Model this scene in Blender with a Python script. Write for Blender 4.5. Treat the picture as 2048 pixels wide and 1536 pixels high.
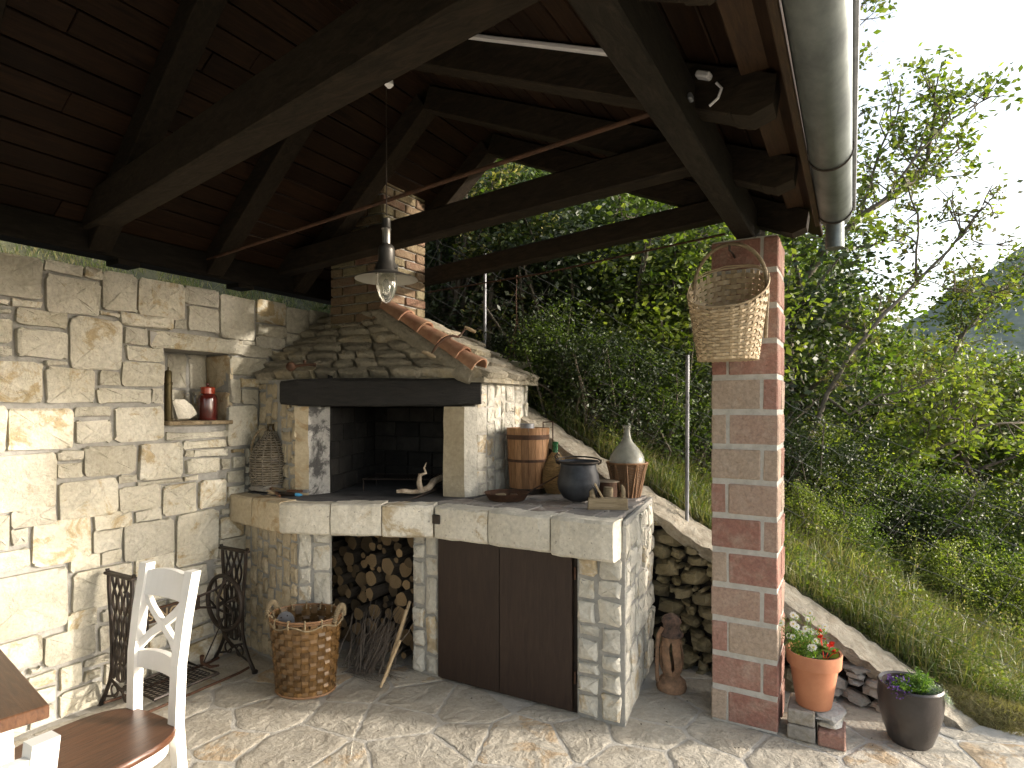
import bpy, math, random
import numpy as np
from mathutils import Vector, Matrix
R = math.radians
for o in list(bpy.data.objects): bpy.data.objects.remove(o)
scene = bpy.context.scene
col = scene.collection

# ------------------------------------------------------------------ camera
FP, Y0, EYE = 1200.0, 815.0, 1.5
TH = math.atan(686/1200.0); CT, ST = math.cos(TH), math.sin(TH); CX = 3.305
cam_d = bpy.data.cameras.new('camera'); cam = bpy.data.objects.new('camera', cam_d); col.objects.link(cam)
cam.location = (CX, 0, EYE); cam.rotation_euler = (R(90), 0, TH)
cam_d.sensor_width = 36; cam_d.lens = 36*FP/2048; cam_d.shift_y = (Y0-768)/2048
cam_d.clip_start = .05; cam_d.clip_end = 3000
scene.camera = cam
scene.render.resolution_x = 1024; scene.render.resolution_y = 768

# ------------------------------------------------------------------ light
SUN = Vector((1, .45, .245)).normalized()
EL = math.asin(SUN.z); AZ = math.atan2(SUN.x, SUN.y)
w = bpy.data.worlds.new('World'); scene.world = w; w.use_nodes = True
nt = w.node_tree; nt.nodes.clear()
sky = nt.nodes.new('ShaderNodeTexSky'); sky.sky_type = 'NISHITA'; sky.sun_disc = False
sky.sun_elevation = EL; sky.sun_rotation = AZ; sky.dust_density = 3.0; sky.air_density = 1.0; sky.ozone_density = 1.0
bg = nt.nodes.new('ShaderNodeBackground'); bg.inputs[1].default_value = .15
hs = nt.nodes.new('ShaderNodeHueSaturation'); hs.inputs['Saturation'].default_value = .48   # hazy bright spring sky
ow = nt.nodes.new('ShaderNodeOutputWorld')
nt.links.new(sky.outputs[0], hs.inputs['Color']); nt.links.new(hs.outputs[0], bg.inputs[0]); nt.links.new(bg.outputs[0], ow.inputs[0])
sd = bpy.data.lights.new('sun', 'SUN'); sd.energy = 2.0; sd.angle = R(1.4); sd.color = (1, .90, .78)
so = bpy.data.objects.new('sun', sd); col.objects.link(so); so.location = (8, 4, 4)
so.rotation_euler = (-SUN).to_track_quat('-Z', 'Y').to_euler()
scene.view_settings.view_transform = 'Standard'; scene.view_settings.look = 'None'
scene.view_settings.exposure = 2.0; scene.view_settings.gamma = 1

# ------------------------------------------------------------------ pixel <-> place helpers (full-size photo pixels)
def ray(px, py):
    u = (px-1024)/FP; v = -(py-Y0)/FP
    return Vector((CT*u-ST, ST*u+CT, v))
def atz(px, py, z): r = ray(px, py); t = (z-EYE)/r.z; return Vector((CX, 0, EYE))+r*t
def ata(px, py, a): r = ray(px, py); t = (a-CX)/r.x; return Vector((CX, 0, EYE))+r*t
def atb(px, py, b): r = ray(px, py); t = b/r.y; return Vector((CX, 0, EYE))+r*t
def atd(px, py, d): return Vector((CX, 0, EYE))+ray(px, py)*d

# ------------------------------------------------------------------ materials
MATS = {}
def newmat(name):
    m = bpy.data.materials.new(name); m.use_nodes = True; n = m.node_tree.nodes; l = m.node_tree.links
    b = n['Principled BSDF']; MATS[name] = m
    return m, n, l, b
def coords(n, l, scale=(1,1,1), rnd=True):
    tc = n.new('ShaderNodeTexCoord'); mp = n.new('ShaderNodeMapping'); mp.inputs['Scale'].default_value = scale
    if rnd:
        oi = n.new('ShaderNodeObjectInfo'); va = n.new('ShaderNodeVectorMath'); va.operation = 'SCALE'
        cb = n.new('ShaderNodeCombineXYZ')
        for k in range(3): l.new(oi.outputs['Random'], cb.inputs[k])
        l.new(cb.outputs[0], va.inputs[0]); va.inputs['Scale'].default_value = 37.0
        ad = n.new('ShaderNodeVectorMath'); l.new(tc.outputs['Object'], ad.inputs[0]); l.new(va.outputs[0], ad.inputs[1])
        l.new(ad.outputs[0], mp.inputs[0])
    else: l.new(tc.outputs['Object'], mp.inputs[0])
    return mp.outputs[0]
def noise(n, l, vec, sc, det=5, rough=.6, dist=0):
    t = n.new('ShaderNodeTexNoise'); t.inputs['Scale'].default_value = sc; t.inputs['Detail'].default_value = det
    t.inputs['Roughness'].default_value = rough; t.inputs['Distortion'].default_value = dist
    l.new(vec, t.inputs['Vector']); return t.outputs['Fac']
def ramp(n, l, fac, stops):
    r = n.new('ShaderNodeValToRGB'); e = r.color_ramp.elements
    while len(e) < len(stops): e.new(.5)
    for k, (p, c) in enumerate(stops):
        e[k].position = p; e[k].color = (c[0], c[1], c[2], 1) if not isinstance(c, (int, float)) else (c, c, c, 1)
    l.new(fac, r.inputs[0]); return r.outputs[0]
def mix(n, l, fac, a, b, mode='MIX'):
    m = n.new('ShaderNodeMix'); m.data_type = 'RGBA'; m.blend_type = mode
    if isinstance(fac, (int, float)): m.inputs[0].default_value = fac
    else: l.new(fac, m.inputs[0])
    for s, v in ((6, a), (7, b)):
        if isinstance(v, tuple): m.inputs[s].default_value = (*v, 1)
        else: l.new(v, m.inputs[s])
    return m.outputs[2]
def bump(n, l, b, h, dist, strength=1.0, prev=None):
    bp = n.new('ShaderNodeBump'); bp.inputs['Distance'].default_value = dist; bp.inputs['Strength'].default_value = strength
    l.new(h, bp.inputs['Height'])
    if prev is not None: l.new(prev, bp.inputs['Normal'])
    l.new(bp.outputs[0], b.inputs['Normal']); return bp.outputs[0]
def rnd_tint(n, l, c, lo=.8, hi=1.15):
    oi = n.new('ShaderNodeObjectInfo'); mr = n.new('ShaderNodeMapRange'); mr.inputs[3].default_value = lo; mr.inputs[4].default_value = hi
    l.new(oi.outputs['Random'], mr.inputs[0])
    cb = n.new('ShaderNodeCombineColor')
    for k in range(3): l.new(mr.outputs[0], cb.inputs[k])
    return mix(n, l, 1.0, c, cb.outputs[0], 'MULTIPLY')

def m_stone(name, base, pale, ochre, amt=.5, bsc=1.0, lo=.82, hi=1.12, rough=.9, pits=0.0):
    m, n, l, b = newmat(name); v = coords(n, l)
    c = ramp(n, l, noise(n, l, v, 3, 4), [(.3, base), (.7, pale)])
    oi = n.new('ShaderNodeObjectInfo')
    f = noise(n, l, v, 7, 7, .72, .6)
    md = n.new('ShaderNodeMath'); md.operation = 'MULTIPLY_ADD'; md.inputs[1].default_value = .28; md.inputs[2].default_value = -.14
    l.new(oi.outputs['Random'], md.inputs[0])
    ad = n.new('ShaderNodeMath'); ad.operation = 'ADD'; l.new(f, ad.inputs[0]); l.new(md.outputs[0], ad.inputs[1])
    lo_s = .66-.22*amt
    k = ramp(n, l, ad.outputs[0], [(lo_s, 0.0), (lo_s+.09, .85), (1, 1.0)])
    c = mix(n, l, k, c, ochre)
    g = ramp(n, l, noise(n, l, v, 45, 4, .7), [(.3, .78), (.7, 1.08)])
    c = mix(n, l, 1.0, c, g, 'MULTIPLY')
    if pits:
        pv = ramp(n, l, noise(n, l, v, 60, 3, .5), [(.26, .35), (.36, 1.0)])
        c = mix(n, l, pits, c, pv, 'MULTIPLY')
    c = rnd_tint(n, l, c, lo, hi)
    l.new(c, b.inputs['Base Color']); b.inputs['Roughness'].default_value = rough
    p = bump(n, l, b, noise(n, l, v, 9, 6, .6, .4), .035*bsc)
    bump(n, l, b, noise(n, l, v, 55, 6, .75), .008*bsc, 1, p)
    return m
def m_plain(name, c1, c2, sc=20, rough=.7, bd=.003, metal=0, tint=None, scale=(1,1,1), spec=None, bsc=None):
    m, n, l, b = newmat(name); v = coords(n, l, scale)
    c = ramp(n, l, noise(n, l, v, sc, 6, .65), [(.3, c1), (.7, c2)])
    if tint: c = rnd_tint(n, l, c, *tint)
    l.new(c, b.inputs['Base Color']); b.inputs['Roughness'].default_value = rough; b.inputs['Metallic'].default_value = metal
    if spec is not None: b.inputs['Specular IOR Level'].default_value = spec
    if bd: bump(n, l, b, noise(n, l, v, bsc or sc*2, 6, .7), bd)
    return m
def m_wood(name, c1, c2, c3, scale, rough=.6, bd=.002, tint=(.75, 1.25), knots=True, spec=.3):
    m, n, l, b = newmat(name); v = coords(n, l, scale)
    f = noise(n, l, v, 6, 8, .65, .8)
    c = ramp(n, l, f, [(.25, c1), (.5, c2), (.75, c3)])
    if knots:
        v2 = coords(n, l, tuple(s*.45+.3 for s in scale))
        k = ramp(n, l, noise(n, l, v2, 4, 2, .4), [(.24, .25), (.34, 1.0)])
        c = mix(n, l, 1.0, c, k, 'MULTIPLY')
    c = rnd_tint(n, l, c, *tint)
    l.new(c, b.inputs['Base Color']); b.inputs['Roughness'].default_value = rough; b.inputs['Specular IOR Level'].default_value = spec
    bump(n, l, b, f, bd)
    return m
def m_leaf(name, cols, trans=.35, rough=.5):
    m, n, l, b = newmat(name)
    gm = n.new('ShaderNodeNewGeometry')
    c = ramp(n, l, gm.outputs['Random Per Island'], [(i/(len(cols)-1), k) for i, k in enumerate(cols)])
    tc = n.new('ShaderNodeTexCoord'); t = n.new('ShaderNodeTexNoise'); t.inputs['Scale'].default_value = 2.2; l.new(tc.outputs['Object'], t.inputs['Vector'])
    g = ramp(n, l, t.outputs['Fac'], [(.3, .65), (.7, 1.3)])
    c = mix(n, l, 1.0, c, g, 'MULTIPLY')
    l.new(c, b.inputs['Base Color']); b.inputs['Roughness'].default_value = rough; b.inputs['Specular IOR Level'].default_value = .4
    tr = n.new('ShaderNodeBsdfTranslucent'); l.new(mix(n, l, 1.0, c, (1.5, 1.7, .6), 'MULTIPLY'), tr.inputs[0])
    ms = n.new('ShaderNodeMixShader'); ms.inputs[0].default_value = trans
    l.new(b.outputs[0], ms.inputs[1]); l.new(tr.outputs[0], ms.inputs[2])
    l.new(ms.outputs[0], n['Material Output'].inputs['Surface'])
    return m

ST_WALL = m_stone('limestone_wall', (.48, .445, .345), (.64, .61, .52), (.39, .30, .16), .30, .8, .80, 1.12)
ST_CUT = m_stone('limestone_cut', (.54, .50, .41), (.70, .66, .57), (.42, .33, .20), .10, .55, .92, 1.08, pits=.8)
ST_TAN = m_stone('limestone_tan', (.43, .355, .235), (.53, .45, .32), (.35, .24, .12), .2, .3, .9, 1.05)
ST_WHITE = m_stone('limestone_white', (.52, .49, .41), (.68, .65, .57), (.46, .36, .22), .25, .8, .82, 1.12)
ST_FLAG = m_stone('flagstone', (.42, .375, .30), (.56, .52, .44), (.42, .31, .19), .28, 1.0, .86, 1.1)
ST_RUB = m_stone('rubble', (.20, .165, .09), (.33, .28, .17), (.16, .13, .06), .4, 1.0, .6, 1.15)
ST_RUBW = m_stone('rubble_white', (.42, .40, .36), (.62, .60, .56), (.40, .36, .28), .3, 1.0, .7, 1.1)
ST_SLATE = m_stone('roof_slab', (.30, .265, .195), (.48, .43, .33), (.38, .32, .21), .35, 2.0, .8, 1.15)
ST_GREY = m_stone('grey_block', (.24, .22, .19), (.34, .31, .27), (.2, .17, .12), .3, .6, .8, 1.1)
ST_COUNTER = m_stone('counter_slab', (.27, .24, .22), (.42, .39, .35), (.2, .16, .13), .45, .4, .7, 1.1)
SOOTED = m_stone('sooted_jamb', (.36, .35, .33), (.58, .56, .52), (.05, .05, .05), .36, 1.2, pits=.9)
MORTAR = m_plain('mortar', (.26, .255, .235), (.37, .36, .33), 30, .95, .006)
MORTARP = m_plain('mortar_pale', (.36, .34, .30), (.50, .48, .44), 25, .95, .008)
MORTARF = m_plain('floor_mortar', (.40, .375, .33), (.52, .50, .455), 12, .95, .012, bsc=40)
CAPM = m_plain('concrete_cap', (.27, .23, .17), (.52, .47, .38), 16, .95, .035, bsc=30)
SOOT = m_plain('soot_brick', (.008, .0075, .007), (.035, .031, .027), 8, .95, .004, tint=(.6, 1.4))
SOOTM = m_plain('soot_mortar', (.008, .007, .007), (.02, .018, .016), 12, .95, .004)
ASH = m_plain('ash_floor', (.03, .029, .031), (.09, .088, .09), 9, .9, .004)
def m_brick(name, a, b_, c_):
    m, n, l, b = newmat(name); v = coords(n, l)
    oi = n.new('ShaderNodeObjectInfo')
    base = ramp(n, l, oi.outputs['Random'], [(0, a), (.6, b_), (.85, c_)])
    f = noise(n, l, v, 12, 6, .7, .4)
    c = mix(n, l, ramp(n, l, f, [(.45, 0.0), (.75, .6)]), base, (.46, .37, .29) if name == 'old_brick' else (.24, .20, .12))
    g = ramp(n, l, noise(n, l, v, 70, 4, .7), [(.3, .7), (.7, 1.1)])
    c = mix(n, l, 1.0, c, g, 'MULTIPLY'); l.new(c, b.inputs['Base Color']); b.inputs['Roughness'].default_value = .92
    p = bump(n, l, b, noise(n, l, v, 16, 6, .65), .022); bump(n, l, b, noise(n, l, v, 90, 4, .7), .004, 1, p)
    return m
BRICK = m_brick('old_brick', (.30, .145, .11), (.35, .20, .155), (.40, .31, .235))
BRICKC = m_brick('chimney_brick', (.14, .072, .045), (.16, .115, .062), (.17, .145, .08))
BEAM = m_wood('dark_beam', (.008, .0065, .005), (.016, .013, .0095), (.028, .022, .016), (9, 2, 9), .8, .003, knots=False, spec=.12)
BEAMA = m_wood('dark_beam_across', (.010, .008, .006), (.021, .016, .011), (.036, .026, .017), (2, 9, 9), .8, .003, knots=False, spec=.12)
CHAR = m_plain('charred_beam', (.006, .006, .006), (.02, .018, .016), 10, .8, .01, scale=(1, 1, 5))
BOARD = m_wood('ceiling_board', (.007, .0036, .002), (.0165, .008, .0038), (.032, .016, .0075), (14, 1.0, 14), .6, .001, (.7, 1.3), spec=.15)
FASC = m_wood('fascia', (.018, .010, .006), (.035, .019, .009), (.06, .033, .015), (12, 1.2, 12), .6, .002)
DOOR = m_wood('cupboard_wood', (.018, .011, .009), (.030, .018, .013), (.042, .026, .018), (10, 10, 1.0), .5, .001, (.9, 1.1), False)
TABLE = m_wood('walnut_top', (.030, .014, .008), (.075, .034, .016), (.13, .062, .03), (1.3, 14, 6), .35, .001, (.95, 1.05), spec=.5)
SEAT = m_wood('seat_wood', (.035, .013, .007), (.085, .034, .016), (.14, .060, .028), (14, 1.5, 6), .35, .001, (.95, 1.05), spec=.5)
WHITE = m_plain('white_paint', (.74, .72, .67), (.80, .78, .74), 8, .4, .0004)
IRON = m_plain('cast_iron', (.010, .009, .009), (.045, .030, .020), 14, .5, .002, metal=.4)
RUST = m_plain('rusty_iron', (.035, .018, .010), (.10, .045, .022), 30, .8, .002, metal=.3)
ZINC = m_plain('zinc', (.09, .10, .10), (.20, .22, .21), 9, .5, .0008, metal=.7, scale=(1, .6, 1))
STEEL = m_plain('galvanised', (.15, .155, .165), (.27, .275, .29), 20, .55, .0005, metal=.5)
WIRE = m_plain('fence_wire', (.10, .10, .10), (.22, .22, .21), 20, .6, 0, metal=.3)
PEWT = m_plain('pewter', (.10, .095, .085), (.17, .16, .145), 10, .35, .0003, metal=.9)
ENAMEL = m_plain('enamel_inner', (.22, .21, .175), (.32, .30, .25), 8, .3, 0)
WICK = m_plain('pale_wicker', (.36, .26, .145), (.58, .46, .30), 25, .6, .001, tint=(.75, 1.2), scale=(1, 1, 1))
WICKD = m_plain('grey_wicker', (.10, .085, .065), (.30, .26, .20), 25, .7, .001, tint=(.6, 1.3))
WICKB = m_plain('brown_wicker', (.14, .070, .030), (.27, .15, .075), 25, .6, .001, tint=(.7, 1.25))
WICKO = m_plain('varnished_splint', (.065, .034, .012), (.17, .095, .034), 18, .32, .001, tint=(.6, 1.35))
ROPE = m_plain('rope', (.16, .12, .07), (.30, .24, .15), 60, .9, .003)
STRAW = m_plain('straw', (.22, .13, .05), (.38, .24, .10), 30, .8, .002)
OAK = m_wood('barrel_oak', (.13, .062, .026), (.25, .130, .058), (.36, .20, .095), (12, 12, 1.2), .6, .002, (.8, 1.2))
OLDW = m_wood('old_wood', (.14, .10, .06), (.26, .20, .12), (.38, .30, .20), (1.5, 10, 10), .7, .002, (.8, 1.2))
LIGHTW = m_wood('light_wood', (.28, .20, .11), (.42, .31, .18), (.5, .39, .25), (8, 8, 1.5), .7, .001, (.8, 1.1))
BARK = m_plain('bark', (.035, .026, .018), (.10, .078, .055), 16, .95, .01, tint=(.6, 1.3))
BARKG = m_plain('grey_bark', (.07, .058, .042), (.17, .145, .11), 14, .95, .008, tint=(.8, 1.2))
CUTW = m_plain('cut_wood', (.22, .14, .065), (.42, .29, .15), 14, .85, .001, tint=(.25, 1.1))
TWIG = m_plain('twig', (.07, .055, .045), (.17, .14, .11), 20, .9, .001)
TERRA = m_plain('terracotta', (.36, .135, .068), (.46, .20, .10), 7, .85, .0015)
TILEM = m_plain('clay_tile', (.22, .095, .055), (.36, .22, .13), 12, .9, .003, tint=(.75, 1.2))
LANT = m_plain('mossy_clay', (.12, .08, .05), (.42, .24, .14), 22, .9, .006)
GLAZE = m_plain('brown_glaze', (.026, .022, .020), (.052, .044, .040), 9, .28, .002)
REDJ = m_plain('red_enamel', (.060, .010, .008), (.10, .014, .010), 8, .15, 0, spec=.8)
REDL = m_plain('orange_red_enamel', (.26, .035, .018), (.32, .05, .02), 8, .18, 0, spec=.8)
BRASS = m_plain('old_brass', (.05, .04, .018), (.13, .10, .045), 14, .5, .001, metal=.7)
DRIFT = m_plain('driftwood', (.16, .11, .07), (.50, .42, .32), 30, .8, .004)
BLUE = m_plain('blue_plastic', (.06, .30, .55), (.08, .34, .6), 5, .4, 0)
WHITEM = m_plain('white_trim', (.72, .70, .70), (.80, .78, .78), 8, .5, 0)
SOIL = m_plain('soil', (.012, .010, .008), (.04, .03, .022), 60, 1, .01)
GROUND = m_plain('hill_soil', (.035, .04, .018), (.09, .085, .04), 4, 1, .05)
MOSS = m_plain('mossy_bank', (.10, .085, .03), (.26, .22, .09), 14, 1, .03)
MOUNT = m_plain('hazed_mountain_scrub', (.06, .08, .065), (.15, .17, .14), .12, 1, 0, bsc=.3)  # scrub and limestone tone, paled and blued to stand in for distance haze
PETAL = m_plain('white_petal', (.72, .70, .62), (.80, .78, .72), 8, .6, 0)
YEL = m_plain('flower_eye', (.55, .42, .05), (.6, .5, .1), 8, .7, 0)
REDF = m_plain('red_flower', (.55, .02, .01), (.65, .05, .02), 8, .5, 0)
PURP = m_plain('purple_flower', (.10, .045, .20), (.16, .08, .30), 8, .6, 0)
LF_DARK = m_leaf('leaf_dark', [(.017, .028, .010), (.028, .044, .014), (.044, .062, .019), (.020, .033, .014)], .2)
LF_MID = m_leaf('leaf_mid', [(.036, .062, .012), (.068, .108, .018), (.11, .15, .028), (.052, .076, .018)], .35)
LF_YEL = m_leaf('leaf_fresh', [(.08, .12, .018), (.14, .18, .03), (.22, .24, .06), (.11, .14, .03)], .4)
LF_OLI = m_leaf('leaf_olive', [(.06, .075, .02), (.10, .11, .03), (.14, .13, .04), (.07, .09, .03)], .3)
LF_BRN = m_leaf('seed_cluster', [(.14, .10, .05), (.22, .18, .08), (.10, .07, .04)], .2)
LF_FLW = m_leaf('flower_cluster', [(.28, .26, .08), (.38, .34, .12), (.20, .20, .06)], .3)
PINEN = m_leaf('pine_needle', [(.02, .045, .022), (.035, .07, .035), (.05, .09, .05)], .15)
GRASSM = m_leaf('grass_blades', [(.055, .085, .020), (.085, .12, .028), (.14, .16, .05), (.24, .22, .11)], .3)
DRYG = m_leaf('dry_grass', [(.22, .18, .09), (.30, .26, .13), (.15, .15, .06)], .3)
POTG = m_leaf('pot_greens', [(.06, .14, .02), (.12, .22, .03), (.20, .30, .05)], .35)
SILV = m_leaf('silver_leaf', [(.25, .30, .22), (.38, .42, .34)], .2)
def m_glass(name, colr, rough=.05, alpha=.35, dusty=None):
    m, n, l, b = newmat(name)
    b.inputs['Base Color'].default_value = (*colr, 1); b.inputs['Roughness'].default_value = rough
    if dusty:
        v = coords(n, l); f = noise(n, l, v, 8, 6, .6)
        l.new(ramp(n, l, f, [(.3, dusty[0]), (.7, dusty[1])]), b.inputs['Transmission Weight'])
    else: b.inputs['Transmission Weight'].default_value = 1-alpha
    b.inputs['IOR'].default_value = 1.3
    return m
GL_DUST = m_glass('dusty_glass', (.46, .46, .40), .22, dusty=(.25, .75))
GL_GREEN = m_glass('green_glass', (.10, .35, .16), .08, .3)
GL_BROWN = m_glass('brown_glass', (.10, .07, .03), .1, .5)
GL_CLEAR = m_glass('lamp_glass', (.72, .72, .66), .12, .05)

# ------------------------------------------------------------------ mesh helpers
class MB:
    def __init__(s): s.v = []; s.f = []; s.mi = []; s.cur = 0
    def _add(s, vs, fs):
        o = len(s.v); s.v.extend([tuple(p) for p in vs]); s.f.extend([tuple(i+o for i in f) for f in fs]); s.mi.extend([s.cur]*len(fs))
    def box(s, c, d, rot=None, bev=0.0):
        hx, hy, hz = d[0]/2, d[1]/2, d[2]/2; c = Vector(c)
        if bev <= 0:
            P = [Vector((x*hx, y*hy, z*hz)) for z in (-1, 1) for y in (-1, 1) for x in (-1, 1)]
            F = [(0, 2, 3, 1), (4, 5, 7, 6), (0, 1, 5, 4), (2, 6, 7, 3), (0, 4, 6, 2), (1, 3, 7, 5)]
        else:
            P = []; e = bev
            for z in (-1, 1):
                for y in (-1, 1):
                    for x in (-1, 1):
                        P += [Vector((x*(hx-e), y*(hy-e), z*hz)), Vector((x*(hx-e), y*hy, z*(hz-e))), Vector((x*hx, y*(hy-e), z*(hz-e)))]
            I = lambda x, y, z, k: ((z*2+y)*2+x)*3+k
            F = [(I(0,0,0,0), I(0,1,0,0), I(1,1,0,0), I(1,0,0,0)), (I(0,0,1,0), I(1,0,1,0), I(1,1,1,0), I(0,1,1,0)),
                 (I(0,0,0,1), I(1,0,0,1), I(1,0,1,1), I(0,0,1,1)), (I(0,1,0,1), I(0,1,1,1), I(1,1,1,1), I(1,1,0,1)),
                 (I(0,0,0,2), I(0,0,1,2), I(0,1,1,2), I(0,1,0,2)), (I(1,0,0,2), I(1,1,0,2), I(1,1,1,2), I(1,0,1,2))]
            for a in (0, 1):
                for b in (0, 1):
                    F += [(I(0,a,b,0), I(1,a,b,0), I(1,a,b,1), I(0,a,b,1)), (I(a,0,b,0), I(a,1,b,0), I(a,1,b,2), I(a,0,b,2)), (I(a,b,0,1), I(a,b,1,1), I(a,b,1,2), I(a,b,0,2))]
                    for c2 in (0, 1): F.append((I(a,b,c2,0), I(a,b,c2,1), I(a,b,c2,2)))
        if rot is not None: P = [rot @ p for p in P]
        s._add([p+c for p in P], F); return s
    def beam(s, p, q, wd, ht, up=(0, 0, 1), bev=0.004):
        """box from p to q; p,q on the centre of the bottom face"""
        p = Vector(p); q = Vector(q); x = (q-p); L = x.length; x.normalize(); z = Vector(up); y = z.cross(x).normalized(); z = x.cross(y)
        m = Matrix((x, y, z)).transposed(); s.box((p+q)/2+z*ht/2, (L, wd, ht), m, bev); return s
    def tube(s, pts, r, n=6, closed=False, caps=True):
        pts = [Vector(p) for p in pts]; k = len(pts); rr = r if isinstance(r, (list, tuple)) else [r]*k
        o = len(s.v); prev = None
        for i, p in enumerate(pts):
            if closed: t = pts[(i+1) % k]-pts[i-1]
            else: t = pts[min(i+1, k-1)]-pts[max(i-1, 0)]
            if t.length < 1e-9: t = Vector((0, 0, 1))
            t.normalize()
            if prev is None:
                a = Vector((0, 0, 1)) if abs(t.z) < .9 else Vector((1, 0, 0)); u = t.cross(a).normalized()
            else:
                u = prev-t*prev.dot(t); u = u.normalized() if u.length > 1e-6 else prev
            prev = u; v2 = t.cross(u)
            for j in range(n):
                an = 2*math.pi*j/n; s.v.append(tuple(p+(u*math.cos(an)+v2*math.sin(an))*rr[i]))
        m = k if closed else k-1
        for i in range(m):
            for j in range(n):
                a = o+i*n+j; b = o+i*n+(j+1) % n; c = o+((i+1) % k)*n+(j+1) % n; d = o+((i+1) % k)*n+j
                s.f.append((a, b, c, d)); s.mi.append(s.cur)
        if caps and not closed:
            s.f.append(tuple(o+j for j in reversed(range(n)))); s.f.append(tuple(o+(k-1)*n+j for j in range(n))); s.mi += [s.cur]*2
        return s
    def lathe(s, prof, n=24, c=(0, 0, 0), sx=1, sy=1, close=False):
        """prof: list of (r,z)"""
        o = len(s.v); k = len(prof)
        for (r, z) in prof:
            for j in range(n):
                a = 2*math.pi*j/n; s.v.append((c[0]+r*sx*math.cos(a), c[1]+r*sy*math.sin(a), c[2]+z))
        for i in range(k-1):
            for j in range(n):
                s.f.append((o+i*n+j, o+i*n+(j+1) % n, o+(i+1)*n+(j+1) % n, o+(i+1)*n+j)); s.mi.append(s.cur)
        if prof[0][0] > 1e-4: s.f.append(tuple(o+j for j in reversed(range(n)))); s.mi.append(s.cur)
        if prof[-1][0] > 1e-4 and close: s.f.append(tuple(o+(k-1)*n+j for j in range(n))); s.mi.append(s.cur)
        return s
    def prism(s, poly, z0, z1):
        n = len(poly); P = [(p[0], p[1], z0) for p in poly]+[(p[0], p[1], z1) for p in poly]
        F = [tuple(reversed(range(n))), tuple(range(n, 2*n))]+[(i, (i+1) % n, n+(i+1) % n, n+i) for i in range(n)]
        s._add(P, F); return s
    def build(s, name, mats, parent=None, smooth=False, local=False):
        me = bpy.data.meshes.new(name)
        vs = s.v
        if parent is not None and not local:
            mi = root_inv(parent); vs = [tuple(mi @ Vector(p)) for p in vs]
        me.from_pydata(vs, [], s.f)
        if not isinstance(mats, (list, tuple)): mats = [mats]
        for m in mats: me.materials.append(m)
        if len(mats) > 1: me.polygons.foreach_set('material_index', s.mi)
        if smooth:
            me.polygons.foreach_set('use_smooth', [True]*len(s.f))
            if smooth != 'all':
                try: me.set_sharp_from_angle(angle=R(40))
                except Exception: pass
        me.update()
        return link(name, me, parent)
def root_inv(o):
    m = Matrix.Identity(4)
    while o is not None:
        m = (Matrix.Translation(o.location) @ o.rotation_euler.to_matrix().to_4x4()) @ m; o = o.parent
    return m.inverted()
def link(name, data, parent=None):
    o = bpy.data.objects.new(name, data); col.objects.link(o)
    if parent is not None: o.parent = parent
    return o
def thing(name, label, cat, loc=(0, 0, 0), rz=0, group=None):
    o = bpy.data.objects.new(name, None); col.objects.link(o); o.location = loc; o.rotation_euler = (0, 0, rz)
    o.empty_display_size = .1; return tag(o, label, cat, group)
def tag(o, label, cat, group=None):
    o['label'] = label; o['category'] = cat
    if group: o['group'] = group
    return o
def struct(o): o['kind'] = 'structure'; return o
def stuff(o, label=None, cat=None):
    o['kind'] = 'stuff'
    if label: o['label'] = label
    if cat: o['category'] = cat
    return o
def copy_thing(src, loc, rz=0, label=None, scale=None):
    r = src.copy(); col.objects.link(r); r.location = loc; r.rotation_euler = (0, 0, rz)
    if scale: r.scale = scale
    if label: r['label'] = label
    for ch in list(src.children):
        c = ch.copy(); col.objects.link(c); c.parent = r
        for g in list(ch.children):
            d = g.copy(); col.objects.link(d); d.parent = c
    return r
def quads(name, V, mat, parent=None, n=4):
    """V: (N,n,3) array -> one mesh of N separate faces"""
    V = np.asarray(V, dtype=np.float64)
    if parent is not None:
        mi = np.array(root_inv(parent)); V = V @ mi[:3, :3].T+mi[:3, 3]
    N = len(V); me = bpy.data.meshes.new(name)
    me.vertices.add(N*n); me.vertices.foreach_set('co', V.astype(np.float32).ravel())
    me.loops.add(N*n); me.loops.foreach_set('vertex_index', np.arange(N*n, dtype=np.int32))
    me.polygons.add(N); me.polygons.foreach_set('loop_start', np.arange(0, N*n, n, dtype=np.int32))
    me.polygons.foreach_set('loop_total', np.full(N, n, dtype=np.int32))
    me.materials.append(mat); me.update(calc_edges=True)
    return link(name, me, parent)

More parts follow.
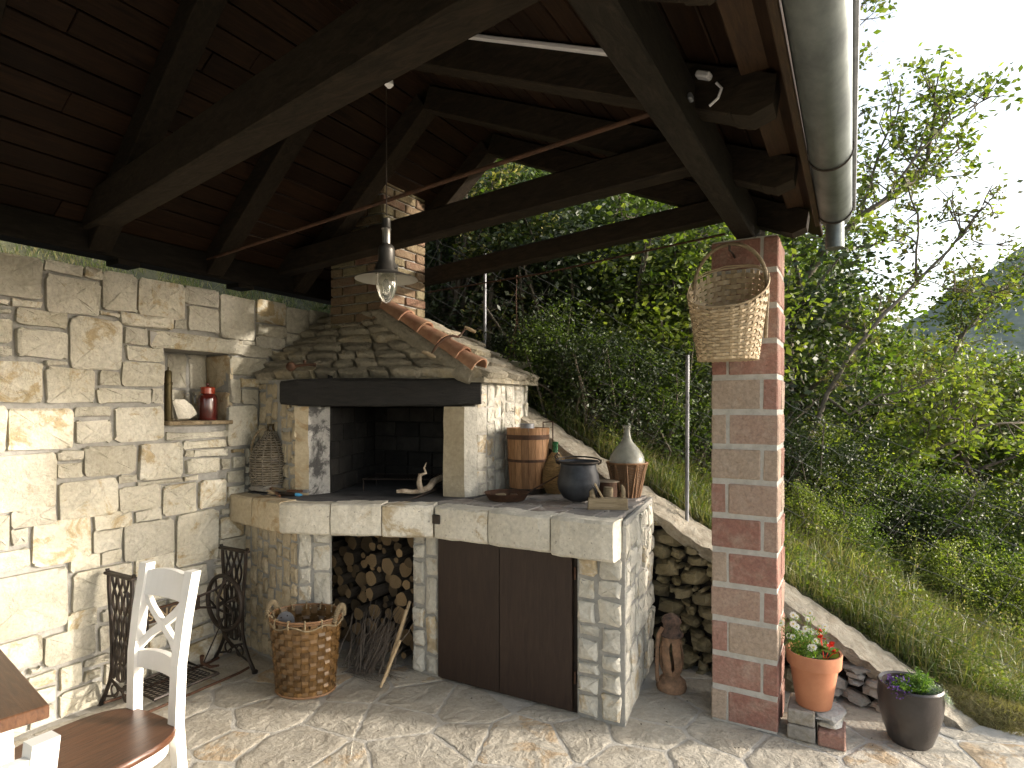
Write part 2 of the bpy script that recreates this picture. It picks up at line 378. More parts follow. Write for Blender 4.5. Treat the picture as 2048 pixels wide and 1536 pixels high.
# ---- stone faces
class Face:
    """a vertical face in plan from p to q; outside is on the right-hand side of p->q"""
    def __init__(s, p, q, z0=0):
        s.p = Vector((p[0], p[1], z0)); u = Vector((q[0]-p[0], q[1]-p[1], 0)); s.L = u.length; s.u = u.normalized()
        s.n = Vector((s.u.y, -s.u.x, 0)); s.w = Vector((0, 0, 1))
    def at(s, u, v, w): return s.p+s.u*u+s.w*v+s.n*w
def fill_rects(U, V, pre, wr, hr, gap, rng, blocked=None, res=.01):
    nu, nv = int(U/res), int(V/res); occ = np.zeros((nv, nu), bool); out = []
    def mark(r):
        a, b, c, d = [int(round(x/res)) for x in (r[0], r[1], r[2], r[3])]
        occ[max(b, 0):max(d, 0), max(a, 0):max(c, 0)] = True
    for r in pre: mark((r[0]-gap/2, r[1]-gap/2, r[2]+gap/2, r[3]+gap/2)); out.append(r)
    for r in (blocked or []): mark(r)
    for j in range(nv):
        for i in range(nu):
            if occ[j, i]: continue
            run = 0
            while i+run < nu and not occ[j, i+run] and run < int(wr[1]*1.4/res): run += 1
            wd = int(rng.uniform(*wr)/res)
            if run-wd < wr[0]*.6/res: wd = run if run <= wr[1]*1.3/res else run//2
            hmax = int(hr[1]*1.35/res); h = 0
            while h < hmax and j+h < nv and not occ[j+h, i:i+wd].any(): h += 1
            hd = int(rng.uniform(*hr)/res)
            if h-hd < hr[0]*.7/res: hd = h
            hd = min(hd, h); wd = max(wd, 1); hd = max(hd, 1)
            occ[j:j+hd, i:i+wd] = True
            if wd*res > .04 and hd*res > .03:
                out.append((i*res+gap/2, j*res+gap/2, (i+wd)*res-gap/2, (j+hd)*res-gap/2))
    return out
def stone(face, r, depth, rng, mat, parent, name='stone', jit=.008, rnd=.10, seat=-.02, inset=.014, tilt=0):
    u0, v0, u1, v1 = r; cu, cv = (u0+u1)/2, (v0+v1)/2; hw, hh = (u1-u0)/2, (v1-v0)/2
    n = 20 if max(hw, hh) > .07 else 12
    mb = MB(); ring = []
    pw = 2/(2+rnd*6) if rnd else .2
    for k in range(n):
        a = 2*math.pi*(k+.5)/n; c, s_ = math.cos(a), math.sin(a)
        e = .13+rnd*.4
        x = math.copysign(abs(c)**e, c)*hw; y = math.copysign(abs(s_)**e, s_)*hh
        ring.append((cu+x+rng.uniform(-jit, jit), cv+y+rng.uniform(-jit, jit)))
    def P(u, v, w): return face.at(u, v, w)
    ins = min(inset, hw*.4, hh*.4)
    tu, tv = rng.uniform(-1, 1)*.12, rng.uniform(-1, 1)*.12
    def D(u, v): return depth+(u-cu)*tu+(v-cv)*tv
    vs = [P(u, v, seat) for u, v in ring]
    vs += [P(u, v, max(D(u, v)*.55, 0)+rng.uniform(-.002, .002)) for u, v in ring]
    r2 = []
    for u, v in ring:
        du, dv = u-cu, v-cv; m = math.hypot(du, dv)+1e-6; r2.append((u-du/m*ins, v-dv/m*ins))
    vs += [P(u, v, D(u, v)+rng.uniform(-.003, .003)) for u, v in r2]
    r3 = [(cu+(u-cu)*.5, cv+(v-cv)*.5) for u, v in ring]
    vs += [P(u, v, D(u, v)+rng.uniform(-.004, .006)) for u, v in r3]
    vs.append(P(cu, cv, depth+rng.uniform(-.002, .006)))
    F = []
    for b_ in (0, n, 2*n):
        for k in range(n): F.append((b_+k, b_+(k+1) % n, b_+n+(k+1) % n, b_+n+k))
    for k in range(n): F.append((3*n+k, 3*n+(k+1) % n, 4*n))
    mb._add(vs, F); return mb.build(name, mat, parent, True)
def stone_face(face, z0, z1, parent, seed, wr=(.08, .2), hr=(.06, .15), gap=.022, depth=(.008, .022), mat=None, pre=(), blocked=None, name='stone', u0=0, u1=None, jit=.007):
    rng = random.Random(seed); f2 = Face(face.p, face.p+face.u, z0); f2.p = face.at(u0, 0, 0); f2.p.z = z0
    U = (u1 if u1 is not None else face.L)-u0
    for r in fill_rects(U, z1-z0, list(pre), wr, hr, gap, rng, blocked):
        stone(f2, r, rng.uniform(*depth), rng, mat or ST_WHITE, parent, name, jit=jit)
def rock(c, d, rng, mat, parent, name='stone', rot=None, n=7):
    """irregular rough rock"""
    mb = MB(); vs = []; c = Vector(c)
    rz = rot if rot is not None else Matrix.Rotation(rng.uniform(-.4, .4), 3, 'Y') @ Matrix.Rotation(rng.uniform(-.3, .3), 3, 'Z')
    for i, (zz, sc) in enumerate(((-1, .62), (-.45, .98), (.4, 1), (1, .6))):
        for k in range(n):
            a = 2*math.pi*(k+.5*(i % 2))/n; e = .55; x = math.copysign(abs(math.cos(a))**e, math.cos(a)); y = math.copysign(abs(math.sin(a))**e, math.sin(a))
            j = rng.uniform(.66, 1.16)
            p = Vector((x*sc*j*d[0]/2, zz*d[1]/2*rng.uniform(.9, 1.1), y*sc*j*d[2]/2)); vs.append(c+rz @ p)
    F = [tuple(range(n)), tuple(reversed(range(3*n, 4*n)))]
    for i in range(3):
        for k in range(n): F.append((i*n+k, (i+1)*n+k, (i+1)*n+(k+1) % n, i*n+(k+1) % n))
    mb._add(vs, F); return mb.build(name, mat, parent)

# ================================================================== SETTING: floor
def clip(poly, a, b_, c_):   # keep a*x+b*y<=c
    out = []
    for i in range(len(poly)):
        p, q = poly[i], poly[(i+1) % len(poly)]; fp = a*p[0]+b_*p[1]-c_; fq = a*q[0]+b_*q[1]-c_
        if fp <= 0: out.append(p)
        if fp*fq < 0: t = fp/(fp-fq); out.append((p[0]+t*(q[0]-p[0]), p[1]+t*(q[1]-p[1])))
    return out
def voronoi(seeds, bounds):
    cells = []; rw = random.Random(2); wts = [rw.uniform(0, .045) for _ in seeds]
    for i, (x, y) in enumerate(seeds):
        P = [(bounds[0], bounds[1]), (bounds[2], bounds[1]), (bounds[2], bounds[3]), (bounds[0], bounds[3])]
        for j, (u, v) in enumerate(seeds):
            if i == j or abs(u-x) > 1.9 or abs(v-y) > 1.9: continue
            P = clip(P, u-x, v-y, (u*u+v*v-x*x-y*y+wts[i]-wts[j])/2)
            if len(P) < 3: break
        cells.append(P)
    return cells
floor = struct(MB().box((2.65, 1.15, -.0525), (5.6, 6.3, .1)).build('floor', MORTARF))   # top at z=-.01
floor.data.update()
rng = random.Random(5)
seeds = []
for _ in range(6000):
    p = (rng.uniform(0, 5.6), rng.uniform(-.3, 3.5))
    dmin = .21+.24*rng.random()
    if all((p[0]-q[0])**2+((p[1]-q[1])*1.25)**2 > dmin**2 for q in seeds): seeds.append(p)
for cell in voronoi(seeds, (0.02, -.5, 5.8, 3.46)):
    if len(cell) < 3: continue
    cx = sum(p[0] for p in cell)/len(cell); cy = sum(p[1] for p in cell)/len(cell)
    if cy > 2.75 and cx < 2.3 and not (.7 < cx < 1.2): continue
    out = []
    for i in range(len(cell)):
        p, q = cell[i], cell[(i+1) % len(cell)]; L = math.hypot(q[0]-p[0], q[1]-p[1]); k = max(1, int(L/.035))
        for t in range(k):
            x = p[0]+(q[0]-p[0])*t/k; y = p[1]+(q[1]-p[1])*t/k
            m = math.hypot(x-cx, y-cy)+1e-6; g = .003+rng.uniform(0, .013)+(.006 if t == 0 else 0)
            out.append((x-(x-cx)/m*g, y-(y-cy)/m*g))
    if len(out) < 5: continue
    mb = MB(); n = len(out); h = rng.uniform(0, .0015)
    vs = [(x, y, -.02) for x, y in out]+[(x, y, -.001) for x, y in out]
    vs += [(cx+(x-cx)*.9, cy+(y-cy)*.9, h+rng.uniform(-.0008, .0015)) for x, y in out]
    vs += [(cx+(x-cx)*.45, cy+(y-cy)*.45, h+rng.uniform(-.0008, .0015)) for x, y in out]+[(cx, cy, h)]
    F = []
    for b_ in (0, n, 2*n):
        for k in range(n): F.append((b_+k, b_+(k+1) % n, b_+n+(k+1) % n, b_+n+k))
    for k in range(n): F.append((3*n+k, 3*n+(k+1) % n, 4*n))
    mb._add(vs, F); mb.build('flagstone', ST_FLAG, floor)

# ================================================================== left stone wall
wall = thing('stone_wall', 'tall cream limestone rubble wall with a small niche, left of the fireplace', 'wall', (-.15, 1.2, 0))
NB0, NB1, NZ0, NZ1 = 1.93, 2.325, 1.40, 1.83
mb = MB()
mb.box((-.16, (NB0-1.5)/2, 1.09), (.28, NB0+1.5, 2.18)); mb.box((-.16, (NB1+3.62)/2, 1.09), (.28, 3.62-NB1, 2.18))
mb.box((-.16, (NB0+NB1)/2, NZ0/2), (.28, NB1-NB0, NZ0)); mb.box((-.16, (NB0+NB1)/2, (NZ1+2.18)/2), (.28, NB1-NB0, 2.18-NZ1))
mb.box((-.27, (NB0+NB1)/2, (NZ0+NZ1)/2), (.06, NB1-NB0, NZ1-NZ0))
mb.build('mortar_core', MORTAR, wall)
hand1 = [(0,130,235,380),(255,175,475,245),(482,208,580,275),(262,270,570,480),(582,240,780,460),(795,285,1045,500),(1055,330,1240,430),(1075,440,1245,580),
(1255,380,1450,620),(1465,400,1625,535),(1465,545,1625,605),(1632,450,1750,590),(1757,462,1868,540),(75,395,240,440),(100,455,385,545),(570,465,680,492),
(685,480,985,550),(995,510,1065,560),(400,505,690,790),(710,555,840,650),(850,598,1365,690),(1370,630,1450,652),(1370,660,1540,722),(1455,612,1620,668),
(1630,590,1715,650),(725,665,930,742),(695,755,928,885),(100,570,385,725),(0,665,65,715),(260,745,380,770),(0,750,245,980),(265,785,535,985),(565,805,685,885),
(555,905,860,985),(868,905,928,985),(1312,725,1520,830),(1312,850,1365,985),(1375,845,1470,895),(1375,905,1470,985),(1297,1000,1465,1225),(0,1000,35,1265),
(45,1010,410,1250),(425,1010,630,1060),(430,1085,635,1210),(655,1005,928,1200),(945,1147,1290,1187),(0,1275,320,1590),(330,1255,475,1305),(330,1325,470,1405),
(480,1225,770,1390),(795,1210,1035,1420),(1045,1197,1280,1240),(1055,1255,1100,1290),(1108,1248,1290,1286),(1060,1300,1245,1380),(1265,1305,1310,1360),
(680,1395,775,1440),(785,1425,1040,1447),(1055,1400,1130,1425)]
hand2 = [(315,5,625,195),(640,30,860,160),(875,20,1045,180),(1065,0,1205,145),(65,145,300,245),(0,185,50,365),(65,260,145,345),(175,210,485,440),(505,170,705,260),
(725,160,860,220),(505,262,650,380),(665,220,920,415),(940,170,1165,445),(0,375,155,475),(380,400,530,480),(540,380,650,445),(0,490,360,820),(390,470,705,680),
(725,400,930,520),(1175,195,1300,300),(1170,305,1310,400),(0,850,230,1000),(365,700,520,790),(240,800,510,960),(730,540,930,640),(945,460,1100,560)]
pre = []
for lst, sc, oy in ((hand1, 2.844, 460), (hand2, 2.666, 960)):
    for x0, y0, x1, y1 in lst:
        X0, X1, ym0, ym1 = x0/sc, x1/sc, oy+y0/sc, oy+y1/sc
        b0 = ata(max(X0, -40), 800, 0).y; b1 = ata(X1, 800, 0).y; xm = (X0+X1)/2
        z1 = ata(xm, ym0, 0).z; z0 = ata(xm, ym1, 0).z
        if x0 == 0: b0 -= .1
        pre.append((b0-.7, max(z0, .01), b1-.7, min(z1, 2.195)))
F_left = Face((0, .7), (0, 3.0), 0)
stone_face(F_left, 0, 2.2, wall, 11, (.10, .26), (.05, .16), .022, (-.004, .012), ST_WALL, pre, [(NB0-.7-.002, NZ0-.02, NB1-.7+.002, NZ1)], u1=2.5, jit=.006)
# niche lining
rng = random.Random(3)
for r in ((0, 0, .13, .42), (.15, .22, .26, .42), (.15, 0, .28, .2), (.28, .22, .39, .42), (.3, 0, .39, .2)):
    stone(Face((-.24, NB0), (-.24, NB1), NZ0), r, .012, rng, ST_WALL, wall)
f = Face((-.24, NB1), (0.0, NB1), NZ0)
for r in ((.01, .01, .23, .19), (.01, .21, .23, .42)): stone(f, r, .006, rng, ST_TAN, wall)
MB().box((-.10, (NB0+NB1)/2, NZ0+.012), (.26, NB1-NB0-.004, .024), bev=.004).build('niche_shelf', OLDW, wall)

# ================================================================== brick pillar
pillar = thing('brick_pillar', 'square pillar of old red and buff bricks carrying the roof, wicker basket hung on it', 'pillar', (2.853, 3.13, 0))
MB().box((2.8525, 3.13, 1.148), (.285, .292, 2.29)).build('mortar_core', MORTARP, pillar)
rng = random.Random(8); zc = 0.0; ncs = 14; ch = 2.3/ncs
bm_cache = {}
def brickobj(parent, c, d, mat, rng, name='brick', rz=0, jit=.002):
    key = (round(d[0], 3), round(d[1], 3), round(d[2], 3), mat.name)
    if key not in bm_cache:
        mb = MB().box((0, 0, 0), d, bev=.005)
        mb.v = [(x+rng.uniform(-1, 1)*.0015, y+rng.uniform(-1, 1)*.0015, z+rng.uniform(-1, 1)*.0015) for x, y, z in mb.v]
        me = bpy.data.meshes.new('brick'); me.from_pydata(mb.v, [], mb.f); me.materials.append(mat); bm_cache[key] = me
    o = link(name, bm_cache[key], parent); mi = root_inv(parent)
    o.location = mi @ Vector((c[0]+rng.uniform(-jit, jit), c[1]+rng.uniform(-jit, jit), c[2])); o.rotation_euler = (rng.uniform(-.008, .008), rng.uniform(-.012, .012), rz+rng.uniform(-.012, .012))
    return o
for k in range(ncs):
    z = ch*(k+.5); hb = ch-.024
    if k % 2 == 0: sp = [(2.705, 2.775), (2.785, 3.0)]
    else: sp = [(2.705, 2.925), (2.937, 3.0)]
    for a0, a1 in sp:
        brickobj(pillar, ((a0+a1)/2, 3.05, z), (a1-a0, .14, hb), BRICK, rng)
        brickobj(pillar, ((a0+a1)/2, 3.205, z), (a1-a0, .14, hb), BRICK, rng)

# ================================================================== fireplace
fp = thing('outdoor_fireplace', 'corner stone barbecue fireplace with hipped hood, brick chimney, counter and dark cupboard', 'fireplace', (1.2, 2.9, 0))
CZ, CB = .975, .80
edge = [(-.02, 2.32), (.24, 2.285), (.54, 2.235), (.83, 2.335), (1.095, 2.45), (1.35, 2.575), (1.685, 2.58), (2.035, 2.585), (2.355, 2.585)]
# counter deck
deck = [(0, 2.40), (.26, 2.37), (.55, 2.32), (.80, 2.42), (1.33, 2.66), (2.34, 2.68), (2.25, 3.5), (0, 3.5)]
MB().prism(deck, CB+.02, CZ-.018).build('counter_base', MORTAR, fp)
rng = random.Random(21)
for i in range(8):
    p, q = edge[i], edge[i+1]; f = Face(p, q, 0); L = f.L; dp = .13
    g0 = .004; mb = MB(); nx = 6; top = CZ+rng.uniform(-.004, .004); bot = CB+rng.uniform(-.006, .006)
    if i == 7: bot -= .012
    vs = []
    prof = [(top, -dp), (top, -.012), (top-.012, 0), ((top+bot)/2, .004), (bot+.012, .002), (bot, -.012), (bot, -dp)]
    for a in range(nx+1):
        u = g0+(L-2*g0)*a/nx; e = .008 if a in (0, nx) else 0
        for (z, wv) in prof: vs.append(f.at(u, z+rng.uniform(-.003, .003), wv-e+rng.uniform(-.003, .003)))
    m_ = len(prof); F = []
    for a in range(nx):
        for k in range(m_): F.append((a*m_+k, a*m_+(k+1) % m_, (a+1)*m_+(k+1) % m_, (a+1)*m_+k))
    F.append(tuple(reversed(range(m_)))); F.append(tuple(nx*m_+k for k in range(m_)))
    F = [tuple(reversed(x)) for x in F]
    mb._add(vs, F); mb.build('edge_block', ST_TAN if i < 2 else ST_CUT, fp)
    if i == 5: MB().box(f.at(.02, .905, .004), (.05, .01, .05), Matrix.Rotation(math.atan2(f.u.y, f.u.x), 3, 'Z'), .004).build('iron_plate', IRON, fp)
# counter paving
rng = random.Random(4)
rows = [(2.69, 2.86), (2.87, 3.05), (3.06, 3.26), (3.27, 3.49)]
for b0, b1 in rows:
    a = 1.40 if b0 > 2.8 else 1.28
    while a < 2.3:
        wdt = rng.uniform(.16, .30); a1 = min(a+wdt, 2.33-(b0-2.68)*.1)
        if a1-a < .06: break
        MB().box(((a+a1)/2, (b0+b1)/2, CZ-.012), (a1-a-.008, b1-b0-.008, .03), bev=.004).build('paving_slab', ST_COUNTER, fp); a = a1
        if a1 >= 2.33-(b0-2.68)*.1: break
MB().prism([(.03, 2.42), (.26, 2.39), (.55, 2.345), (.80, 2.44), (1.26, 2.68), (1.38, 2.88), (1.36, 3.45), (.03, 3.45)], CZ-.02, CZ+.004).build('hearth_slab', ASH, fp)
# lower piers
pierL = [(0.0, 2.435), (.575, 2.345), (.745, 2.43), (.13, 3.02), (0.0, 3.02)]
pierM = [(1.121, 2.69), (1.306, 2.69), (1.306, 3.4), (1.121, 3.4)]
pierR = [(2.13, 2.70), (2.37, 2.70), (2.27, 3.47), (2.05, 3.47)]
for P in (pierL, pierM, pierR): MB().prism(P, -.01, CB+.02).build('pier_core', MORTAR, fp)
MB().prism([(.0, 3.34), (1.121, 3.34), (1.121, 3.47), (.0, 3.47)], -.01, CB+.02).build('niche_back', MORTAR, fp)
MB().prism([(1.306, 3.3), (2.1, 3.3), (2.1, 3.47), (1.306, 3.47)], -.01, CB+.02).build('cupboard_back', MORTAR, fp)
stone_face(Face(pierL[0], pierL[1]), .01, .80, fp, 31, (.06, .12), (.07, .15), .018, (.006, .016), ST_TAN)
stone_face(Face(pierL[1], pierL[2]), .01, .80, fp, 32, (.08, .12), (.10, .17), .018, (.006, .02))
stone_face(Face(pierM[0], pierM[1]), .01, .80, fp, 33, (.07, .12), (.09, .17), .018, (.006, .022))
stone_face(Face(pierR[0], pierR[1]), .01, .80, fp, 34, (.09, .16), (.07, .15), .020, (.006, .024))
stone_face(Face(pierR[1], pierR[2]), .01, .955, fp, 36, (.10, .2), (.09, .2), .020, (.004, .014))
MB().prism([(2.36, 2.705), (2.371, 2.71), (2.262, 3.5), (2.24, 3.5)], CB, CZ-.006).build('side_core', MORTAR, fp)
# cupboard
MB().prism([(1.306, 2.695), (2.13, 2.715), (2.13, 2.73), (1.306, 2.71)], .0, CB+.01).build('cupboard_frame', IRON, fp)
for a0, a1 in ((1.310, 1.697), (1.701, 2.105)):
    d = MB().box(((a0+a1)/2, 2.682+(a0-1.31)*.02, .405), (a1-a0, .022, .775), Matrix.Rotation(.024, 3, 'Z'), .002).build('cupboard_door', DOOR, fp)
    for z in (.15, .66):
        MB().tube([((a1+.012) if a0 > 1.5 else (a0-.0), 2.678 if a0 < 1.5 else 2.698, z+t) for t in (0, .06)], .006, 6).build('hinge', RUST, d)

# ---- upper fireplace
Lp = Vector((.49, 2.491, 0)); Rp = Vector((1.209, 2.856, 0)); fl = Face(Lp, Rp, 0)
eu = fl.u; en = fl.n
def jamb(pl, mats):
    (a, b_, c_, d_) = pl; mb = MB(); seg = 6; vs = []
    rg = random.Random(int(a[0]*100))
    for k in range(seg+1):
        z = CZ+(1.505-CZ)*k/seg
        for p in (a, b_, c_, d_): vs.append((p[0]+rg.uniform(-.004, .004), p[1]+rg.uniform(-.004, .004), z))
    F = [(3, 2, 1, 0), (seg*4, seg*4+1, seg*4+2, seg*4+3)]; mi = [0, 0]
    for k in range(seg):
        for j in range(4): F.append((k*4+j, k*4+(j+1) % 4, (k+1)*4+(j+1) % 4, (k+1)*4+j)); mi.append(1 if j == 1 else 0)
    mb._add(vs, F); mb.mi = mi; mb.build('jamb_stone', mats, fp)
jamb([(.415, 2.455), (.49, 2.491), (.525, 2.625), (.44, 2.65)], [ST_TAN, SOOTED])
jamb([(1.209, 2.856), (1.338, 2.882), (1.375, 2.965), (1.25, 2.99)], [ST_TAN, ST_WHITE])
lm = MB(); ll = Face((.335, 2.405), (1.408, 2.945), 0); rg = random.Random(2)
vs = []; nseg = 10
for k in range(nseg+1):
    u = ll.L*k/nseg; e = .014 if k in (0, nseg) else 0
    for (z, wv) in ((1.512+e, -.16), (1.508+e, -.012-e), (1.520+e, 0-e), (1.655-e, .002-e), (1.672-e, -.014-e), (1.672-e, -.16)):
        vs.append(ll.at(u, z+rg.uniform(-.003, .003), wv+rg.uniform(-.003, .003)))
F = [tuple(reversed(range(6))), tuple(nseg*6+k for k in range(6))]
for a in range(nseg):
    for k in range(6): F.append((a*6+k, (a+1)*6+k, (a+1)*6+(k+1) % 6, a*6+(k+1) % 6))
F = [tuple(reversed(x)) for x in F]
lm._add(vs, F); lm.build('lintel_beam', CHAR, fp)
# left panel, right side wall, back wall
lpf = Face((0, 2.535), (.43, 2.47), 0)
MB().prism([(0, 2.535), (.43, 2.47), (.45, 2.62), (0, 2.75)], CZ-.02, 1.67).build('left_panel_core', MORTAR, fp)
stone_face(lpf, CZ, 1.66, fp, 41, (.06, .13), (.06, .15), .018, (.004, .016), ST_TAN)
rsf = Face((1.362, 2.965), (1.395, 3.55), 0)
MB().prism([(1.25, 2.985), (1.362, 2.965), (1.395, 3.55), (1.25, 3.5)], CZ-.02, 1.665).build('right_side_core', MORTARP, fp)
stone_face(rsf, CZ, 1.655, fp, 42, (.07, .14), (.07, .16), .016, (.004, .014), ST_WHITE)
MB().prism([(0, 3.38), (1.3, 3.38), (1.395, 3.55), (0, 3.55)], .0, 1.665).build('back_wall', MORTARP, fp)
# firebox lining bricks
def fb(face, courses, seed, mat=SOOT):
    rg = random.Random(seed)
    for k in range(courses):
        u = -rg.uniform(0, .12); z0 = CZ+.005+k*.105
        while u < face.L:
            u1 = min(u+.21, face.L); us = max(u, 0)
            if u1-us > .03:
                mb = MB(); c = face.at((us+u1)/2, z0+.05, -.01); mb.box(c, (u1-us-.006, .03, .098), Matrix.Rotation(math.atan2(face.u.y, face.u.x), 3, 'Z'), .004); mb.build('firebrick', mat, fp)
            u += .216
fb(Face((.53, 2.63), (.22, 3.35)), 7, 1); fb(Face((.22, 3.35), (1.24, 3.35)), 7, 2); fb(Face((1.24, 3.35), (1.235, 2.99)), 7, 3)
MB().prism([(.0, 2.75), (.45, 2.62), (.525, 2.63), (.205, 3.37), (0, 3.37)], CZ, 1.66).build('firebox_side', SOOTM, fp)
MB().prism([(.2, 3.365), (1.26, 3.365), (1.26, 3.40), (.2, 3.40)], CZ, 1.66).build('firebox_back', SOOTM, fp)
# hood roof solid
A = (0, 2.49, 1.68); E1 = (1.435, 2.945, 1.675); E2 = (1.44, 3.62, 1.675); E3 = (0, 3.62, 1.675)
C0 = (.245, 2.99, 2.125); C1 = (.715, 2.875, 2.105); C2 = (.715, 3.34, 2.11); C3 = (.245, 3.34, 2.13); W = (0, 3.08, 2.14)
dz = -.028
vs = [A, E1, E2, E3, C0, C1, C2, C3, W]+[(p[0], p[1], p[2]+dz) for p in (A, E1, E2, E3)]
MBh = MB(); MBh._add(vs, [(1, 2, 6, 5), (2, 3, 8, 6), (8, 5, 6), (0, 9, 10, 1), (1, 10, 11, 2), (2, 11, 12, 3), (9, 12, 11, 10)])
gA, gE, gC, gW = Vector(A), Vector(E1), Vector(C1), Vector(W); gv = []; N_ = 10
for jj in range(N_+1):
    for ii in range(N_+1):
        u_, v_ = ii/N_, jj/N_; gv.append((gA*(1-u_)+gE*u_)*(1-v_)+(gW*(1-u_)+gC*u_)*v_-Vector((0, 0, .010)))
MBh._add(gv, [(jj*(N_+1)+ii, jj*(N_+1)+ii+1, (jj+1)*(N_+1)+ii+1, (jj+1)*(N_+1)+ii) for jj in range(N_) for ii in range(N_)])
MBh.build('hood_core', ST_SLATE, fp)
def slope_slabs(p00, p10, p11, p01, rowsn, seed, wr, step=.014):
    rg = random.Random(seed); P = [Vector(x) for x in (p00, p10, p11, p01)]
    S = lambda u, v: (P[0]*(1-u)+P[1]*u)*(1-v)+(P[3]*(1-u)+P[2]*u)*v
    nrm = (P[1]-P[0]).cross(P[3]-P[0]).normalized()
    if nrm.z < 0: nrm = -nrm
    for r in range(rowsn):
        v0 = r/rowsn; v1 = (r+1.25)/rowsn; L = (S(1, v0)-S(0, v0)).length; u = 0
        while u < 1:
            du = rg.uniform(*wr)/L; u1 = min(u+du, 1)
            if 1-u1 < .05: u1 = 1
            n = 12; mb = MB(); lo = []; hi = []; tk = rg.uniform(-.006, .012)
            cu, cv = (u+u1)/2, (v0+min(v1, 1))/2
            for k in range(n):
                a = 2*math.pi*(k+.5)/n; x = math.copysign(abs(math.cos(a))**.45, math.cos(a)); y = math.copysign(abs(math.sin(a))**.45, math.sin(a))
                uu = cu+x*(u1-u)/2*rg.uniform(.84, 1.08); vv = cv+y*(min(v1, 1)-v0)/2*rg.uniform(.78, 1.12)
                b_ = S(uu, vv); fr = (1-(vv-v0)/(min(v1, 1)-v0+1e-6))
                lo.append(b_-nrm*.004); hi.append(b_+nrm*(.006+step*1.6*max(fr, 0)+rg.uniform(-.005, .008)+tk))
            c = S(cu, cv)+nrm*(.012+step*.9+tk+rg.uniform(0, .008))
            mid = [c+(h-c)*.8+nrm*.004 for h in hi]
            mb._add(lo+hi+mid+[c], [(k, (k+1) % n, n+(k+1) % n, n+k) for k in range(n)]+[(n+k, n+(k+1) % n, 2*n+(k+1) % n, 2*n+k) for k in range(n)]+[(2*n+k, 2*n+(k+1) % n, 3*n) for k in range(n)])
            mb.build('roof_slab', ST_SLATE, fp); u = u1
slope_slabs((0.0, 2.485, 1.675), (1.44, 2.935, 1.675), C1, (.0, 3.07, 2.13), 8, 51, (.10, .30), .023)
slope_slabs((1.45, 2.95, 1.675), (1.455, 3.63, 1.675), C2, C1, 6, 52, (.18, .3), .016)
# hip tiles
h0 = Vector((.735, 2.885, 2.125)); h1 = Vector((1.40, 2.935, 1.715)); rg = random.Random(9)
MB().tube([h0+(h1-h0)*t-Vector((0, 0, .055)) for t in (-.02, .3, .6, .88, .96)], [.055, .068, .074, .076, .05], 10).build('hip_mortar', ST_SLATE, fp, True)
nh = 5; d = (h1-h0).normalized(); sd_ = d.cross(Vector((0, 0, 1))).normalized(); upv = sd_.cross(d)
for k in range(nh):
    a0 = h0+(h1-h0)*(k/nh); a1 = h0+(h1-h0)*((k+1.18)/nh if k < nh-1 else 1.0); vs = []; ns = 9
    for (c, r) in ((a0, .060), (a1, .082)):
        for rr in (r, r-.010):
            for j in range(ns): an = math.pi*j/(ns-1); vs.append(c+sd_*math.cos(an)*rr+upv*(math.sin(an)*rr+.004*(k % 2)+rg.uniform(-.001, .001)))
    F = []
    for j in range(ns-1):
        F += [(j, j+1, 2*ns+j+1, 2*ns+j), (ns+j, 3*ns+j, 3*ns+j+1, ns+j+1), (2*ns+j, 2*ns+j+1, 3*ns+j+1, 3*ns+j), (j, ns+j, ns+j+1, j+1)]
    F += [(0, 2*ns, 3*ns, ns), (ns-1, 2*ns-1, 4*ns-1, 3*ns-1)]
    mb = MB(); mb._add(vs, F); mb.build('hip_tile', TILEM, fp, True)
# chimney
CA0, CA1, CBf, CBb = .245, .70, 2.90, 3.33
MB().box(((CA0+CA1)/2, (CBf+CBb)/2, 2.64), (CA1-CA0-.02, CBb-CBf-.02, 1.52)).build('chimney_core', MORTAR, fp)
rg = random.Random(77); k = 0; z = 1.936
while z < 3.3:
    off = (k % 2)*.11
    for (p, q) in (((CA0, CBf), (CA1, CBf)), ((CA1, CBf), (CA1, CBb)), ((CA0, CBb), (CA0, CBf))):
        f = Face(p, q, 0); u = -off
        while u < f.L-.01:
            us, ue = max(u, 0), min(u+.215, f.L)
            if ue-us > .03:
                c = f.at((us+ue)/2, z+.026, -.02)
                brickobj(fp, c, (round(ue-us-.009, 2), .055, .053), BRICKC, rg, 'brick', math.atan2(f.u.y, f.u.x), .0025)
            u += .22
    z += .062; k += 1

# ================================================================== retaining wall
def capz(a): return 1.518-.605*(a-1.31)
ret = thing('rubble_retaining_wall', 'sloping dry rubble retaining wall with rough concrete cap behind the pillar', 'wall', (2.6, 3.6, 0))
mb = MB(); xs = [1.30+.035*i for i in range(74)]; rg = random.Random(6); vs = []
for a in xs:
    z = max(capz(a), -.02); fr = z-.05
    vs += [(a, 3.475+rg.uniform(-.016, .016), fr-.045-rg.uniform(0, .03)), (a, 3.462+rg.uniform(-.014, .014), fr+.012+rg.uniform(-.010, .010)), (a, 3.49, z-.030+rg.uniform(-.008, .008)), (a, 3.56, z-.012+rg.uniform(-.012, .012)), (a, 3.63, z+rg.uniform(-.012, .014)), (a, 3.71+rg.uniform(-.012, .012), z+rg.uniform(-.014, .008)), (a, 3.74, z-.12)]
F = []
for i in range(len(xs)-1):
    for k in range(6): F.append((i*7+k, (i+1)*7+k, (i+1)*7+k+1, i*7+k+1))
mb._add(vs, F); mb.build('concrete_cap', CAPM, ret, True)

